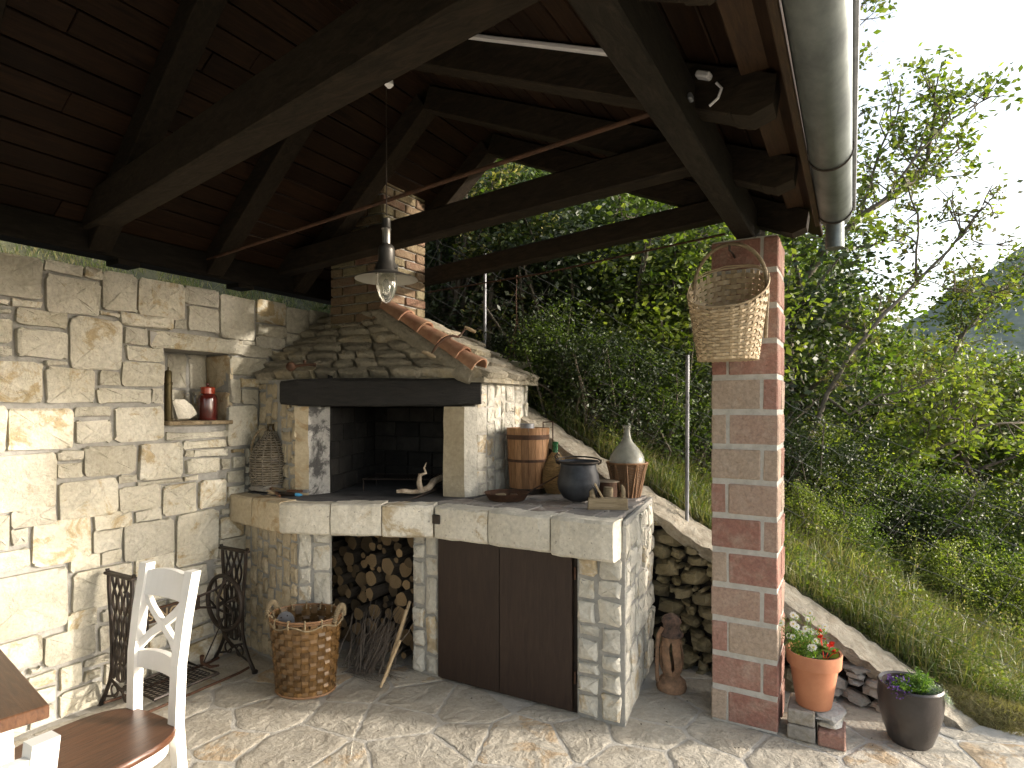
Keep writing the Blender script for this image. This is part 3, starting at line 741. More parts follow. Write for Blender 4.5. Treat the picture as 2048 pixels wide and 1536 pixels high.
mb = MB(); P = [(1.3, -.05), (3.86, -.05), (3.80, max(capz(3.8)-.1, -.04)), (1.3, capz(1.3)-.1)]
mb._add([(a, 3.56, z) for a, z in P]+[(a, 3.70, z) for a, z in P], [(0, 1, 2, 3), (7, 6, 5, 4), (0, 4, 5, 1), (3, 2, 6, 7)]); mb.build('rubble_core', SOIL, ret)
rg = random.Random(16); placed = []
def try_rocks(a0, a1, sizes, tries, mat, w_h=(1, 1)):
    for _ in range(tries):
        s_ = rg.uniform(*sizes); a = rg.uniform(a0, a1); ztop = capz(a)-.085; z = rg.uniform(.0, max(ztop, .01)); hx = s_*.5*w_h[0]; hz = s_*.5*w_h[1]*rg.uniform(.7, 1.0)
        if z+hz > ztop-.605*hx*.3+.01 or z-hz < -.015: continue
        if any(abs(a-p[0]) < (hx+p[2])*.88 and abs(z-p[1]) < (hz+p[3])*.88 for p in placed): continue
        placed.append((a, z, hx, hz)); rock((a, 3.52+rg.uniform(-.012, .012), z), (hx*2.1, .12, hz*2.1), rg, mat, ret)
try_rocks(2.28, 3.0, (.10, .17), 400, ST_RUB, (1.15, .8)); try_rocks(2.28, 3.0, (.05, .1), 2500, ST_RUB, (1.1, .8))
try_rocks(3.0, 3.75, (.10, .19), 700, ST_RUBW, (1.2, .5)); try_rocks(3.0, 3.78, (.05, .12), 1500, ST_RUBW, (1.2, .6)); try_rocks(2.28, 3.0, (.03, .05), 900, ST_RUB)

# ================================================================== terrain
def smooth(x, a, b_): t = min(max((x-a)/(b_-a), 0), 1); return t*t*(3-2*t)
def terr(a, b):
    z = 2.30-.605*min(a, 3.84)
    if a < -.3: z = 1.95-.05*(a+.3)+.76*max(0, -2.05-a)
    if a > 3.84: z = -.023-.30*(a-3.84)-.02*max(0, a-9)
    z += .06*max(b-3.7, 0)*(1-smooth(a, 3, 8))
    z += .05*math.sin(a*2.1+b*1.3)*smooth(b, 3.9, 5)+.4*math.sin(a*.31+b*.27)*smooth(b, 7, 14)
    if a > 3.84: z = max(z, -14)
    z = min(z, 26)
    return z
xs = [-300, -120, -60, -40, -30, -22, -16, -12, -9, -7, -5.5, -4.4, -3.5, -2.8, -2.2, -1.7, -1.3, -.95, -.65, -.45, -.33, -.32]+[-.1+.2*i for i in range(40)]+[8.2, 9, 10, 12, 14, 17, 21, 27, 35, 50, 80, 140, 300, 900]
ys = [-300, -100, -40, -20, -12, -7, -4, -2, -1, 0, 1, 2, 3, 3.68, 3.72]+[3.9+.2*i for i in range(20)]+[8, 8.6, 9.5, 11, 13, 16, 20, 26, 35, 50, 80, 140, 300, 900]
vs = []; F = []
for b in ys:
    for a in xs:
        if b < 3.7 and a > -.325: z = -.12 if a < 7.2 else max(-.12-.3*(a-7.2), -14)
        else: z = terr(a, b)
        vs.append((a, b, z))
nx = len(xs)
for j in range(len(ys)-1):
    for i in range(nx-1): F.append((j*nx+i, j*nx+i+1, (j+1)*nx+i+1, (j+1)*nx+i))
mb = MB(); mb._add(vs, F); struct(mb.build('hillside', GROUND, None, 'all'))
# far mountain
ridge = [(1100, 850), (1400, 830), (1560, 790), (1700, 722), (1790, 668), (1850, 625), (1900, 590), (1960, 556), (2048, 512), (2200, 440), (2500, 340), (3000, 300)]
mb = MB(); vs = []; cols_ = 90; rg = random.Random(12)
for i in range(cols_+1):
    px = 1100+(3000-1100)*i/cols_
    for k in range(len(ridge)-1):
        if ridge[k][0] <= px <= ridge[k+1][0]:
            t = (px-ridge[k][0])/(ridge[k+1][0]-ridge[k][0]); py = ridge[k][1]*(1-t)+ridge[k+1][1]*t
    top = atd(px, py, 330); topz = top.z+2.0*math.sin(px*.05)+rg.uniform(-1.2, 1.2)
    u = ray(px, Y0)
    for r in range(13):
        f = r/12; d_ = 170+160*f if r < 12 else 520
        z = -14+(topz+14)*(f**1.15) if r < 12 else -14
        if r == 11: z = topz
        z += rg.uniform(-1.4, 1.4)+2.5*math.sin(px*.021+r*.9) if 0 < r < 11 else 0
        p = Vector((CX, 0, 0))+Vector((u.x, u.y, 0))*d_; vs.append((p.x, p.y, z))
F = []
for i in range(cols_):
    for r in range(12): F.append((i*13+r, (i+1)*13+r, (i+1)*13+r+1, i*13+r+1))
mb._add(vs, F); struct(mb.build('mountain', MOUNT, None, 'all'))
# ================================================================== timber roof
roof = thing('timber_roof', 'dark timber gable roof with tie beams, rafters and red-brown plank ceiling over the terrace', 'roof', (1.4, 1.5, 2.25))
RA, RZ = 1.23, 3.16           # ridge: a, height of the rafters' lower edge
def zl(a): return RZ-(RA-a)*.70
def zr(a): return RZ-(a-RA)*.467
B_FAR, B_NEAR = 3.62, -2.6
SK = -.13
# wall plates
MB().box((-.085, .5, 2.277+.07), (.13, 6.2, .14), bev=.005).build('wall_plate', BEAM, roof)
MB().box((2.853, .4, 2.302+.08), (.085, 6.0, .16), bev=.006).build('wall_plate', BEAM, roof)
for b in (.85, 1.75, 2.45): MB().box((-.085, b, 2.264), (.12, .11, .028)).build('packing_block', BEAM, roof)
rb = [3.37, 2.70, 2.07, 1.44, .81, .18, -.45, -1.08, -1.71, -2.34]
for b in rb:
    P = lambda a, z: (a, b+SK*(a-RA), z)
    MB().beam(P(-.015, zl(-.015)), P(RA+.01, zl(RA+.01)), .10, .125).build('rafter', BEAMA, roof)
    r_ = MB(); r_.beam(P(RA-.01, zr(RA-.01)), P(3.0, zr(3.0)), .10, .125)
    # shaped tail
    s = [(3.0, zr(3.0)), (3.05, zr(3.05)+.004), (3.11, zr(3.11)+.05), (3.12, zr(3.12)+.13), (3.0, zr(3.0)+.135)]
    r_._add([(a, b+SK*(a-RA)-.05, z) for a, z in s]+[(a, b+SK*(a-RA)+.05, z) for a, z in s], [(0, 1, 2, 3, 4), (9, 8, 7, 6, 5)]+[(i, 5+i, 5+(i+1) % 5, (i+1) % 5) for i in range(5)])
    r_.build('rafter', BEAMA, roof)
# tie beams  (centre of the bottom face)
def tie(p, q, wd, ht): MB().beam(p, q, wd, ht, bev=.008).build('tie_beam', BEAMA, roof)
tie((-.08, 1.595, 2.385), (2.86, 1.15, 2.44), .12, .17)
tie((-.08, 2.745, 2.385), (2.86, 2.42, 2.44), .095, .14)
tie((.45, 3.50, 2.385), (2.86, 3.115, 2.44), .08, .11)
tie((-.08, .35, 2.385), (2.86, -.1, 2.44), .12, .17)
# ceiling boards
rg = random.Random(3)
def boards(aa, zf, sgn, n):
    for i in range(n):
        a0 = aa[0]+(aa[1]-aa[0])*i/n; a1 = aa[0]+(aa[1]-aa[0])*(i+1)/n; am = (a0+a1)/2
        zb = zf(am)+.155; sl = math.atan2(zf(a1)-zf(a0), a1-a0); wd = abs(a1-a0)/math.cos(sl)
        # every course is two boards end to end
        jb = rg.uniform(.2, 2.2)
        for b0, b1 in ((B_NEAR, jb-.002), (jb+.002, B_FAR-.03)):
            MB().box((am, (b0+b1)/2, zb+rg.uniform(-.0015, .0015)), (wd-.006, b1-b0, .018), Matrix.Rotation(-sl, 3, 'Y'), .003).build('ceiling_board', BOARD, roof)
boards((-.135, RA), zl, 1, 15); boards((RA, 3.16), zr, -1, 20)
def sheet(a0, a1, zf, off, th, name, mat):
    mb = MB(); vs = []
    for b in (B_NEAR, B_FAR):
        for a in (a0, a1): vs += [(a, b, zf(a)+off), (a, b, zf(a)+off+th)]
    mb._add(vs, [(0, 2, 3, 1), (4, 5, 7, 6), (0, 4, 6, 2), (1, 3, 7, 5), (0, 1, 5, 4), (2, 6, 7, 3)]); return mb.build(name, mat, roof)
sheet(-.15, RA, zl, .170, .03, 'roof_deck', CHAR); sheet(RA, 3.13, zr, .170, .03, 'roof_deck', CHAR)
# fascia and verge boards, clay tiles
MB().box((3.150, (B_NEAR+B_FAR-.55)/2, 2.385), (.022, B_FAR-.55-B_NEAR, .12), Matrix.Rotation(R(-8), 3, 'Y'), .003).build('fascia_board', FASC, roof)
MB().beam((3.075, B_NEAR, zr(3.075)+.135), (3.075, B_FAR-.5, zr(3.075)+.135), .10, .012).build('eave_board', FASC, roof)
def tile(p, q, r, mat=TILEM, ns=7):
    p = Vector(p); q = Vector(q); d = (q-p).normalized(); sdv = Vector((0, 1, 0)); up = sdv.cross(d); up = up if up.z > 0 else -up
    vs = []
    for c in (p, q):
        for rr in (r, r-.011):
            for j in range(ns): an = math.pi*j/(ns-1); vs.append(c+sdv*math.cos(an)*rr+up*math.sin(an)*rr)
    F = []
    for j in range(ns-1): F += [(j, j+1, 2*ns+j+1, 2*ns+j), (ns+j, 3*ns+j, 3*ns+j+1, ns+j+1), (2*ns+j, 2*ns+j+1, 3*ns+j+1, 3*ns+j), (j, ns+j, ns+j+1, j+1)]
    mb = MB(); mb._add(vs, F); return mb.build('roof_tile', mat, roof, True)
b = B_NEAR+.08; first = None
while b < B_FAR-.5:
    for r_, (a0, a1) in enumerate(((3.235, 2.90), (2.94, 2.55))):
        if first is None or r_ == 1 and first[1] is None:
            t = tile((a0, 0, zr(a0)+.22), (a1, 0, zr(a1)+.225), .075)
            if first is None: first = [t, None]
            else: first[1] = t
            t.location.y += b
        else:
            t = first[r_].copy(); col.objects.link(t); t.parent = roof; t.location.y = first[r_].location.y+(b-(B_NEAR+.08))
    b += .165
# tension rods (part of the roof)
MB().tube([(-.03, 2.19, 2.375), (2.84, 1.775, 2.39)], .0085, 8).build('tension_rod', RUST, roof)
MB().tube([(.44, 3.70, 2.39), (1.5, 3.54, 2.385), (2.72, 3.25, 2.40)], .006, 8).build('tension_rod', RUST, roof)
# white cable duct on a rafter, junction box
b2 = rb[2]; P = lambda a, z: (a, b2+SK*(a-RA)-.062, z)
MB().beam(P(1.55, zr(1.55)+.118), P(2.80, zr(2.80)+.118), .022, .018).build('cable_duct', WHITEM, roof)
MB().beam(P(2.90, zr(2.9)+.085), P(2.94, zr(2.94)+.085), .03, .018).build('cable_duct', WHITEM, roof)
MB().tube([P(2.96, 2.43), P(2.975, 2.41), P(2.965, 2.385), P(2.94, 2.37)], .004, 6).build('cable', WHITEM, roof)
MB().box((2.902, 1.72, 2.375), (.012, .03, .018), bev=.003).build('junction_box', STEEL, roof)

# ---- gutter
gut = thing('rain_gutter', 'round zinc rain gutter with short outlet spout hanging along the right eave', 'gutter', (3.228, 3.0, 2.35))
GP = lambda b: Vector((3.233-.004*(b-2), b, 2.362))
mb = MB(); ns = 20; bs = [-1.0, .6, 1.30, 1.31, 1.312, 2.2, 3.04]
for i, b in enumerate(bs): pass
prof_r = [.064, .064, .064, .064, .0655, .0655, .0655]
mb.tube([GP(b) for b in bs], prof_r, 24); mb.build('gutter_pipe', ZINC, gut, True)
MB().tube([GP(-1.0)+Vector((.071, 0, .022)), GP(3.07)+Vector((.071, 0, .022))], .0095, 8).build('rim_bead', STEEL, gut, True)
for b in (.5, 2.27, 2.93, 1.34):
    if b == 1.34: continue
    c = GP(b); pts = [c+Vector((math.cos(t)*.070, 0, math.sin(t)*.070)) for t in [R(-190+i*14) for i in range(16)]]
    MB().tube(pts+[c+Vector((.078, 0, .05))], .0035, 6).build('bracket', IRON, gut, True)
c = GP(2.97); MB().lathe([(.036, -.17), (.038, -.168), (.036, -.05), (.034, -.05), (.033, -.168)], 20, (c.x, c.y, c.z)).build('outlet_spout', ZINC, gut, True)
# ================================================================== objects
def V3(*a): return Vector(a)
def ringpts(c, r, n=32, sx=1, sy=1, a0=0):
    return [(c[0]+r*sx*math.cos(a0+2*math.pi*k/n), c[1]+r*sy*math.sin(a0+2*math.pi*k/n), c[2]) for k in range(n)]
def strip_ring(mb, rf, z0, z1, n, th, off):
    """closed woven band; off(k) radial offset"""
    o = len(mb.v)
    for k in range(n):
        a = 2*math.pi*k/n
        for z in (z0, z1):
            x, y = rf(a, z)
            L = math.hypot(x, y)
            for t in (0, th):
                f = (L+off(k)+t)/L; mb.v.append((x*f, y*f, z))
    for k in range(n):
        a = o+k*4; b = o+((k+1) % n)*4
        for q in ((a+1, b+1, b+3, a+3), (a, a+2, b+2, b), (a+2, a+3, b+3, b+2), (a, b, b+1, a+1)): mb.f.append(q); mb.mi.append(0)
def woven(parent, rf, zs, nst, wfrac, mat, th=.003, amp=.004, stake_w=.5, mat2=None, top=None, tilt=0):
    """rf(angle,z)->x,y local. weavers = rings, stakes = uprights, all real strips"""
    n = nst*2
    for j in range(len(zs)-1):
        mb = MB(); h = zs[j+1]-zs[j]
        strip_ring(mb, rf, zs[j]+h*(1-wfrac)/2, zs[j+1]-h*(1-wfrac)/2, n*2, th, lambda k: amp*math.cos(math.pi*(k/2.0)+math.pi*j))
        mb.build('weaver', mat, parent, local=True)
    for s_ in range(n):
        mb = MB(); a = 2*math.pi*s_/n; da = 2*math.pi/n*stake_w/2; vs = []; F = []
        zz = []
        for j in range(len(zs)-1): zz += [zs[j], (zs[j]+zs[j+1])/2]
        zz += [zs[-1]+(top or 0)]
        for i, z in enumerate(zz):
            j = i//2; ph = -amp*1.0*math.cos(math.pi*s_+math.pi*j) if i % 2 == 1 else 0
            for aa in (a-da, a+da):
                x, y = rf(aa, z); L = math.hypot(x, y)
                for t in (0, th): f = (L+ph+t)/L; vs.append((x*f, y*f, z))
        for i in range(len(zz)-1):
            b = i*4
            F += [(b+1, b+3, b+7, b+5), (b, b+4, b+6, b+2), (b, b+1, b+5, b+4), (b+2, b+6, b+7, b+3)]
        mb._add(vs, F); mb.build('stake', mat2 or mat, parent, local=True)
def wicker_rings(mb, prof, pitch, r, c=(0, 0, 0), n=28, jit=.001, rg=random):
    """stack of thin weavers following a (radius,z) profile"""
    z = prof[0][1]
    row = 0
    while z < prof[-1][1]:
        for i in range(len(prof)-1):
            if prof[i][1] <= z <= prof[i+1][1]:
                t = (z-prof[i][1])/(prof[i+1][1]-prof[i][1]+1e-9); R_ = prof[i][0]*(1-t)+prof[i+1][0]*t
        pts = []
        for k in range(n):
            a = 2*math.pi*k/n; rr = R_+r*.9*(1 if (k+row) % 2 else -1)
            pts.append((c[0]+rr*math.cos(a), c[1]+rr*math.sin(a), c[2]+z+rg.uniform(-jit, jit)))
        mb.tube(pts, r, 4, closed=True); z += pitch; row += 1
def wicker_ribs(mb, prof, n, r, c=(0, 0, 0)):
    for k in range(n):
        a = 2*math.pi*k/n; mb.tube([(c[0]+(p[0]+.001)*math.cos(a), c[1]+(p[0]+.001)*math.sin(a), c[2]+p[1]) for p in prof], r, 4)

# ---- willow basket on the pillar
hb = thing('wicker_basket', 'pale woven wicker basket with arched handle hanging on the brick pillar', 'basket', (2.812, 2.803, 1.705))
def rf1(a, z):
    t = min(max(z/.335, 0), 1); rx = .122+.046*t; ry = .108+.046*t
    e = .86
    return rx*math.copysign(abs(math.cos(a))**e, math.cos(a)), ry*math.copysign(abs(math.sin(a))**e, math.sin(a))
woven(hb, rf1, [.004+.0185*i for i in range(18)], 14, .78, WICK, .0028, .0042, .45, top=.010)
MB().lathe([(0.001, .006), (.11, .006)], 24, sx=1.05, sy=.95).build('basket_bottom', WICK, hb, local=True)
rg = random.Random(4)
for rr, zz in ((.003, .335), (.002, .342)):
    pts = []
    for k in range(36): a = 2*math.pi*k/36; x, y = rf1(a, zz); pts.append((x*1.02, y*1.02, zz+rg.uniform(-.002, .002)))
    MB().tube(pts, rr, 5, closed=True).build('rim', WICK, hb, local=True)
MB().tube([(-.152, .04, .10), (-.160, .04, .30)]+[(-.158*math.cos(t), .045, .34+.195*math.sin(t)) for t in [R(x) for x in range(8, 173, 12)]]+[(.160, .04, .30), (.152, .04, .10)], .0085, 8).build('handle', OLDW, hb, True, local=True)
for ch_ in hb.children:      # the rim slants: high at the pillar, low in front
    if ch_.name.startswith('handle'): continue
    for v_ in ch_.data.vertices: v_.co.z *= 1+.34*max(-1.1, min(1.1, v_.co.y/.154))
tag(MB().tube([(2.812, 3.0, 2.205), (2.812, 2.93, 2.215), (2.812, 2.85, 2.212), (2.812, 2.84, 2.235)], .005, 6).build('iron_hook', IRON), 'small iron hook in the pillar holding the wicker basket handle', 'hook')

# ---- splint basket on the floor
ob = thing('woven_basket', 'brown varnished splint log basket with rope handles on the floor by the woodpile', 'basket', (.77, 2.225, 0), R(22))
def rf2(a, z):
    t = min(max(z/.40, 0), 1); return (.150+.035*t)*math.cos(a), (.118+.030*t)*math.sin(a)
woven(ob, rf2, [.008+.0305*i for i in range(13)], 13, .90, WICKO, .0022, .0045, .78, top=.03)
MB().lathe([(.001, .008), (.98, .008)], 28, sx=.146, sy=.115).build('basket_bottom', WICKO, ob, local=True)
for z_, r_ in ((.012, .006), (.405, .0055), (.393, .0045)):
    MB().tube([(rf2(2*math.pi*k/40, z_)[0]*1.03, rf2(2*math.pi*k/40, z_)[1]*1.03, z_) for k in range(40)], r_, 6, closed=True).build('hoop', WICKB, ob, True, local=True)
pts = []
for k in range(84): a = 2*math.pi*k/84; x, y = rf2(a, .385); f = 1.05+.012*math.sin(k*1.5); pts.append((x*f, y*f, .374+.010*math.sin(k*math.pi/6)))
MB().tube(pts, .0042, 5, closed=True).build('rope', ROPE, ob, True, local=True)
for k in range(14):
    a = 2*math.pi*(k+.3)/14; x, y = rf2(a, .40)
    MB().tube([(x*1.06, y*1.06, .372), (x*1.075, y*1.075, .392), (x*1.04, y*1.04, .417), (x*.96, y*.96, .412), (x*.93, y*.93, .385)], .0042, 5).build('rope', ROPE, ob, True, local=True)
for sgn in (-1, 1):
    m = MB(); pts = [(sgn*(.186+.010*math.sin(t)), .055*math.cos(t), .385+.070*math.sin(t)) for t in [R(x) for x in range(0, 181, 15)]]
    m.tube(pts, .008, 6)
    for i in range(24):
        t = math.pi*(i+.5)/24; c = Vector((sgn*(.186+.010*math.sin(t)), .055*math.cos(t), .385+.070*math.sin(t)))
        d = Vector((0, -math.sin(t), math.cos(t))); s1 = Vector((1, 0, 0)); s2 = d.cross(s1).normalized()
        m.tube([c+(s1*math.cos(q)+s2*math.sin(q))*.0115 for q in [2*math.pi*j/8 for j in range(8)]], .0035, 4, closed=True)
    m.build('rope_handle', ROPE, ob, True, local=True)
tp = thing('metal_strainer', 'grey perforated metal disc standing inside the brown log basket', 'disc', (.655, 2.19, .355))
MB().lathe([(.05, 0), (.05, .003), (.001, .004)], 20).build('disc', STEEL, tp, local=True)
for k in range(5): MB().lathe([(.004, 0), (.001, .0005)], 8, (.03*math.cos(k*1.26), .03*math.sin(k*1.26), .0045)).build('hole', IRON, tp, local=True)
tp.rotation_euler = (R(78), 0, R(25))

# ---- firewood
rg = random.Random(14); first = None; logs = []
proto_mesh = []
for t in range(4):
    mb = MB(); n = 11; pr_ = [rg.uniform(.86, 1.1) for _ in range(n)]
    vs = [(math.cos(2*math.pi*k/n)*pr_[k], 0, math.sin(2*math.pi*k/n)*pr_[k]*(.9 if t % 2 else 1)) for k in range(n)]
    vs2 = [(x, 1, z) for x, y, z in vs]; mb._add(vs+vs2, [(k, n+k, n+(k+1) % n, (k+1) % n) for k in range(n)])
    mb.cur = 1; mb._add(vs, [tuple(range(n))]); mb._add(vs2, [tuple(reversed(range(n)))])
    me = bpy.data.meshes.new('firewood_log'); me.from_pydata(mb.v, [], mb.f); me.materials.append(BARK); me.materials.append(CUTW)
    me.polygons.foreach_set('material_index', mb.mi); me.update(); proto_mesh.append(me)
def inlog(a, z, r):
    return all((a-p[0])**2+(z-p[1])**2 > (r+p[2])**2*.86 for p in logs)
for r0, r1, tries in ((.042, .058, 120), (.026, .038, 1500), (.016, .022, 700)):
    for _ in range(tries):
        r = rg.uniform(r0, r1); a = rg.uniform(.28+r, 1.14-r*.3); zmax = .80 if a < .80 else .80-(a-.80)*.5
        z = rg.uniform(r, zmax-r)
        if not inlog(a, z, r): continue
        logs.append((a, z, r)); fr = 2.80+rg.uniform(-.05, .07)+max(0, (z-.3)*.12)
        o = link('firewood_log', rg.choice(proto_mesh)); o.location = (a, fr, z); o.scale = (r, 3.30-fr, r); o.rotation_euler = (rg.uniform(-.03, .03), rg.uniform(-3, 3), rg.uniform(-.12, .16))
        tag(o, ('thick' if r > .04 else 'middling' if r > .024 else 'thin')+' round log, '+('bottom ' if z < .27 else 'middle ' if z < .53 else 'top ')+('left' if a < .7 else 'right')+' of the firewood stack under the counter', 'log', 'logs stacked under the counter')
rg = random.Random(40); mb = MB()
for _ in range(90):
    a = rg.uniform(.76, 1.02); p = V3(a+rg.uniform(-.06, .03), 2.52+rg.uniform(-.03, .14), rg.uniform(.0, .03)); L = rg.uniform(.2, .42)
    lean = rg.uniform(-.2, .6); q = p+V3(lean*L, rg.uniform(.1, .4)*L, L*rg.uniform(.6, .95))
    m1 = (p+q)/2+V3(rg.uniform(-.02, .02), rg.uniform(-.02, .02), rg.uniform(-.01, .02)); m2 = p*.25+q*.75+V3(rg.uniform(-.015, .015), 0, 0)
    r = rg.uniform(.0014, .004); mb.tube([p, m1, m2, q], [r, r*.9, r*.7, r*.4], 5)
for _ in range(40):
    p = V3(rg.uniform(.74, 1.0), rg.uniform(2.46, 2.62), .006); an = rg.uniform(-.6, .9); L = rg.uniform(.08, .25)
    mb.tube([p, p+V3(math.cos(an)*L*.5, math.sin(an)*L*.5, rg.uniform(0, .02)), p+V3(math.cos(an)*L, math.sin(an)*L, .006)], [.002, .0018, .001], 4)
stuff(mb.build('kindling_twigs', TWIG), 'heap of thin dry kindling twigs leaning in front of the logs', 'kindling')
for i, (a, b, da, h, lb) in enumerate(((1.045, 2.555, .07, .40, 'longest split stake leaning on the pier by the firewood'), (1.075, 2.50, .06, .37, 'middle pale stake leaning on the pier by the firewood'), (1.105, 2.44, .035, .22, 'short thin stake leaning on the pier nearest the cupboard'))):
    m = MB().beam((a, b, .0), (a+da, b+.12, h), .020-.004*i, .014, bev=.003).build('wooden_stake', LIGHTW if i else OLDW)
    tag(m, lb, 'stake', 'stakes leaning by the firewood')

# ---- things on the counter, left
Z = CZ+.006
sl = tag(rock((.155, 2.47, Z+.028), (.24, .15, .055), random.Random(3), ST_GREY, None, 'stone_slab', Matrix.Identity(3), 10), 'flat greenish stone slab under the grey wicker demijohn', 'stone')
dj = thing('wicker_demijohn', 'dark demijohn in grey wicker with a rope handle, on a slab beside the left wall', 'demijohn', (.175, 2.475, Z+.055))
prof = [(.095, .0), (.102, .05), (.104, .12), (.103, .155), (.085, .20), (.055, .25), (.030, .285), (.026, .305)]
MB().lathe([(r-.004, z) for r, z in prof]+[(.018, .33), (.019, .345), (.016, .346), (.014, .30)], 28).build('bottle', GL_BROWN, dj, True, local=True)
m = MB(); wicker_rings(m, prof, .0135, .0048, n=26, rg=rg); m.build('wicker_cover', WICKD, dj, local=True)
m = MB(); wicker_ribs(m, prof, 15, .0034); m.build('wicker_ribs', WICKD, dj, local=True)
m = MB()
for ph in (0, math.pi):
    pts = []
    for i in range(30):
        t = i/29; c = Vector((-.100+.085*t**1.5, 0, .16+.16*math.sin(t*math.pi/2))); pts.append((c.x-.0+math.cos(i*.9+ph)*.0045-.012*math.sin(math.pi*t), c.y+math.sin(i*.9+ph)*.0045, c.z))
    m.tube(pts, .0045, 5)
m.build('rope_handle', ROPE, dj, True, local=True); dj.rotation_euler = (0, 0, R(35)); dj.scale = (1.12, 1.12, 1.05)
def rod(name, p, q, r, mat, lb, cat, group=None, n=8, taper=1.0):
    return tag(MB().tube([p, q], [r, r*taper], n).build(name, mat, None, True), lb, cat, group)
kn = thing('barbecue_knife', 'barbecue tool with riveted wooden grip and shiny metal end cap on the counter', 'tool', (.46, 2.42, Z+.03))
MB().box((0, 0, 0), (.10, .022, .016), bev=.004).build('grip', SEAT, kn, local=True)
MB().box((-.10, 0, 0), (.10, .02, .003)).build('blade', PEWT, kn, local=True)
MB().box((.064, 0, 0), (.028, .024, .018), bev=.003).build('end_cap', STEEL, kn, local=True)
for x in (-.035, 0, .035): MB().lathe([(.003, -.001), (.003, .001), (.0005, .0015)], 8, (x, 0, .009)).build('rivet', BRASS, kn, local=True)
kn.rotation_euler = (0, 0, R(24))
br = thing('barbecue_brush', 'dark handled barbecue brush with a blue tip lying in front of the knife', 'tool', (.43, 2.385, Z+.012))
MB().tube([(-.05, 0, 0), (-.02, 0, .002), (.055, 0, .001)], [.009, .012, .010], 8).build('handle', IRON, br, True, local=True)
MB().tube([(.055, 0, .001), (.075, 0, 0), (.095, 0, -.001)], [.0095, .011, .004], 8).build('blue_tip', BLUE, br, True, local=True)
m = MB()
for i in range(40): m.tube([(-.05, 0, 0), (-.11+rg.uniform(-.01, .01), rg.uniform(-.03, .03), rg.uniform(-.006, .03))], .0009, 3)
m.build('bristles', OLDW, br, local=True); br.rotation_euler = (0, 0, R(20))
rod('wooden_stick', (.27, 2.40, Z+.035), (.43, 2.335, Z+.008), .008, SEAT, 'reddish wooden stick lying nearest the counter edge on the left', 'stick', 'sticks on the counter')
rod('wooden_stick', (.16, 2.42, Z+.045), (.38, 2.44, Z+.02), .007, OLDW, 'weathered flat stick lying across the pile of barbecue tools', 'stick', 'sticks on the counter')
rod('wooden_stick', (.30, 2.48, Z+.02), (.44, 2.56, Z+.075), .008, RUST, 'dark pointed stick sticking up behind the barbecue tools', 'stick', 'sticks on the counter', taper=.5)
# grill, driftwood, poker
gr = thing('grill_grate', 'low blackened iron grill grate on legs inside the firebox', 'grill', (.78, 2.93, Z))
ux = fl.u; uy = Vector((-ux.y, ux.x, 0))
m = MB(); c0 = V3(.80, 2.98, Z+.075)
for i in range(22): p = c0+ux*(-.22+.44*i/21); m.tube([p-uy*.12, p+uy*.17], .0025, 5)
m.build('grate_bars', IRON, gr)
MB().tube([c0-ux*.225-uy*.12, c0+ux*.225-uy*.12, c0+ux*.225+uy*.17, c0-ux*.225+uy*.17], .004, 6, closed=True).build('frame', IRON, gr)
for sx, sy in ((-.22, -.12), (.22, -.12), (.22, .17), (-.22, .17)): MB().tube([c0+ux*sx+uy*sy, c0+ux*sx+uy*sy-V3(0, 0, .072)], .0035, 6).build('leg', IRON, gr)
dw = thing('driftwood', 'pale twisted driftwood branch lying at the mouth of the firebox', 'driftwood', (1.08, 2.85, Z))
q = lambda px, py, d_: atd(px, py, d_)
MB().tube([q(793, 983, 3.45), q(808, 982, 3.47), q(826, 984, 3.50), q(845, 981, 3.53), q(858, 975, 3.56), q(866, 964, 3.60), q(884, 955, 3.66)], [.010, .014, .013, .017, .020, .022, .017], 8).build('branch', DRIFT, dw, True)
MB().tube([q(842, 981, 3.52), q(838, 966, 3.50), q(840, 950, 3.50), q(852, 946, 3.50), q(848, 936, 3.50), q(853, 925, 3.50)], [.018, .016, .012, .009, .006, .003], 8).build('branch', DRIFT, dw, True)
tag(MB().tube([q(786, 1010, 3.30), q(812, 1002, 3.36), q(850, 988, 3.48), q(880, 975, 3.6)], [.007, .006, .006, .006], 6).build('fire_poker', IRON), 'black iron fire poker resting on the counter before the firebox', 'poker')

# ---- barrel
bl = thing('oak_barrel', 'tall oak stave tub with iron hoops and tin filler beside the hood wall', 'barrel', (1.555, 3.26, Z))
ns = 18; BR = lambda t: .112+.026*t-.006*t*t
for k in range(ns):
    mb = MB(); a0 = 2*math.pi*k/ns+.008; a1 = 2*math.pi*(k+1)/ns-.008; vs = []
    for i in range(4):
        t = i/3; z = .395*t
        for rr in (BR(t), BR(t)-.014):
            for a in (a0, (a0+a1)/2, a1): vs.append((rr*math.cos(a), rr*math.sin(a), z))
    F = []
    for i in range(3):
        o = i*6; F += [(o, o+1, o+7, o+6), (o+1, o+2, o+8, o+7), (o+3, o+9, o+10, o+4), (o+4, o+10, o+11, o+5), (o, o+6, o+9, o+3), (o+2, o+5, o+11, o+8)]
    F += [(18, 19, 22, 21), (19, 20, 23, 22), (0, 3, 4, 1), (1, 4, 5, 2)]
    mb._add(vs, F); mb.build('stave', OAK, bl, local=True)
for t in (.18, .50, .86):
    h = .028 if t > .8 else .016
    if t < .3: continue
    MB().lathe([(BR(t)-.002, .395*t-h/2), (BR(t)+.003, .395*t-h/2), (BR(t+.03)+.003, .395*t+h/2), (BR(t+.03)-.002, .395*t+h/2)], 36).build('hoop', RUST, bl, True, local=True)
MB().lathe([(BR(0)-.004, -.002), (BR(0)+.004, -.002), (BR(.09)+.004, .03), (BR(.09)-.002, .031)], 36).build('hoop', IRON, bl, True, local=True)
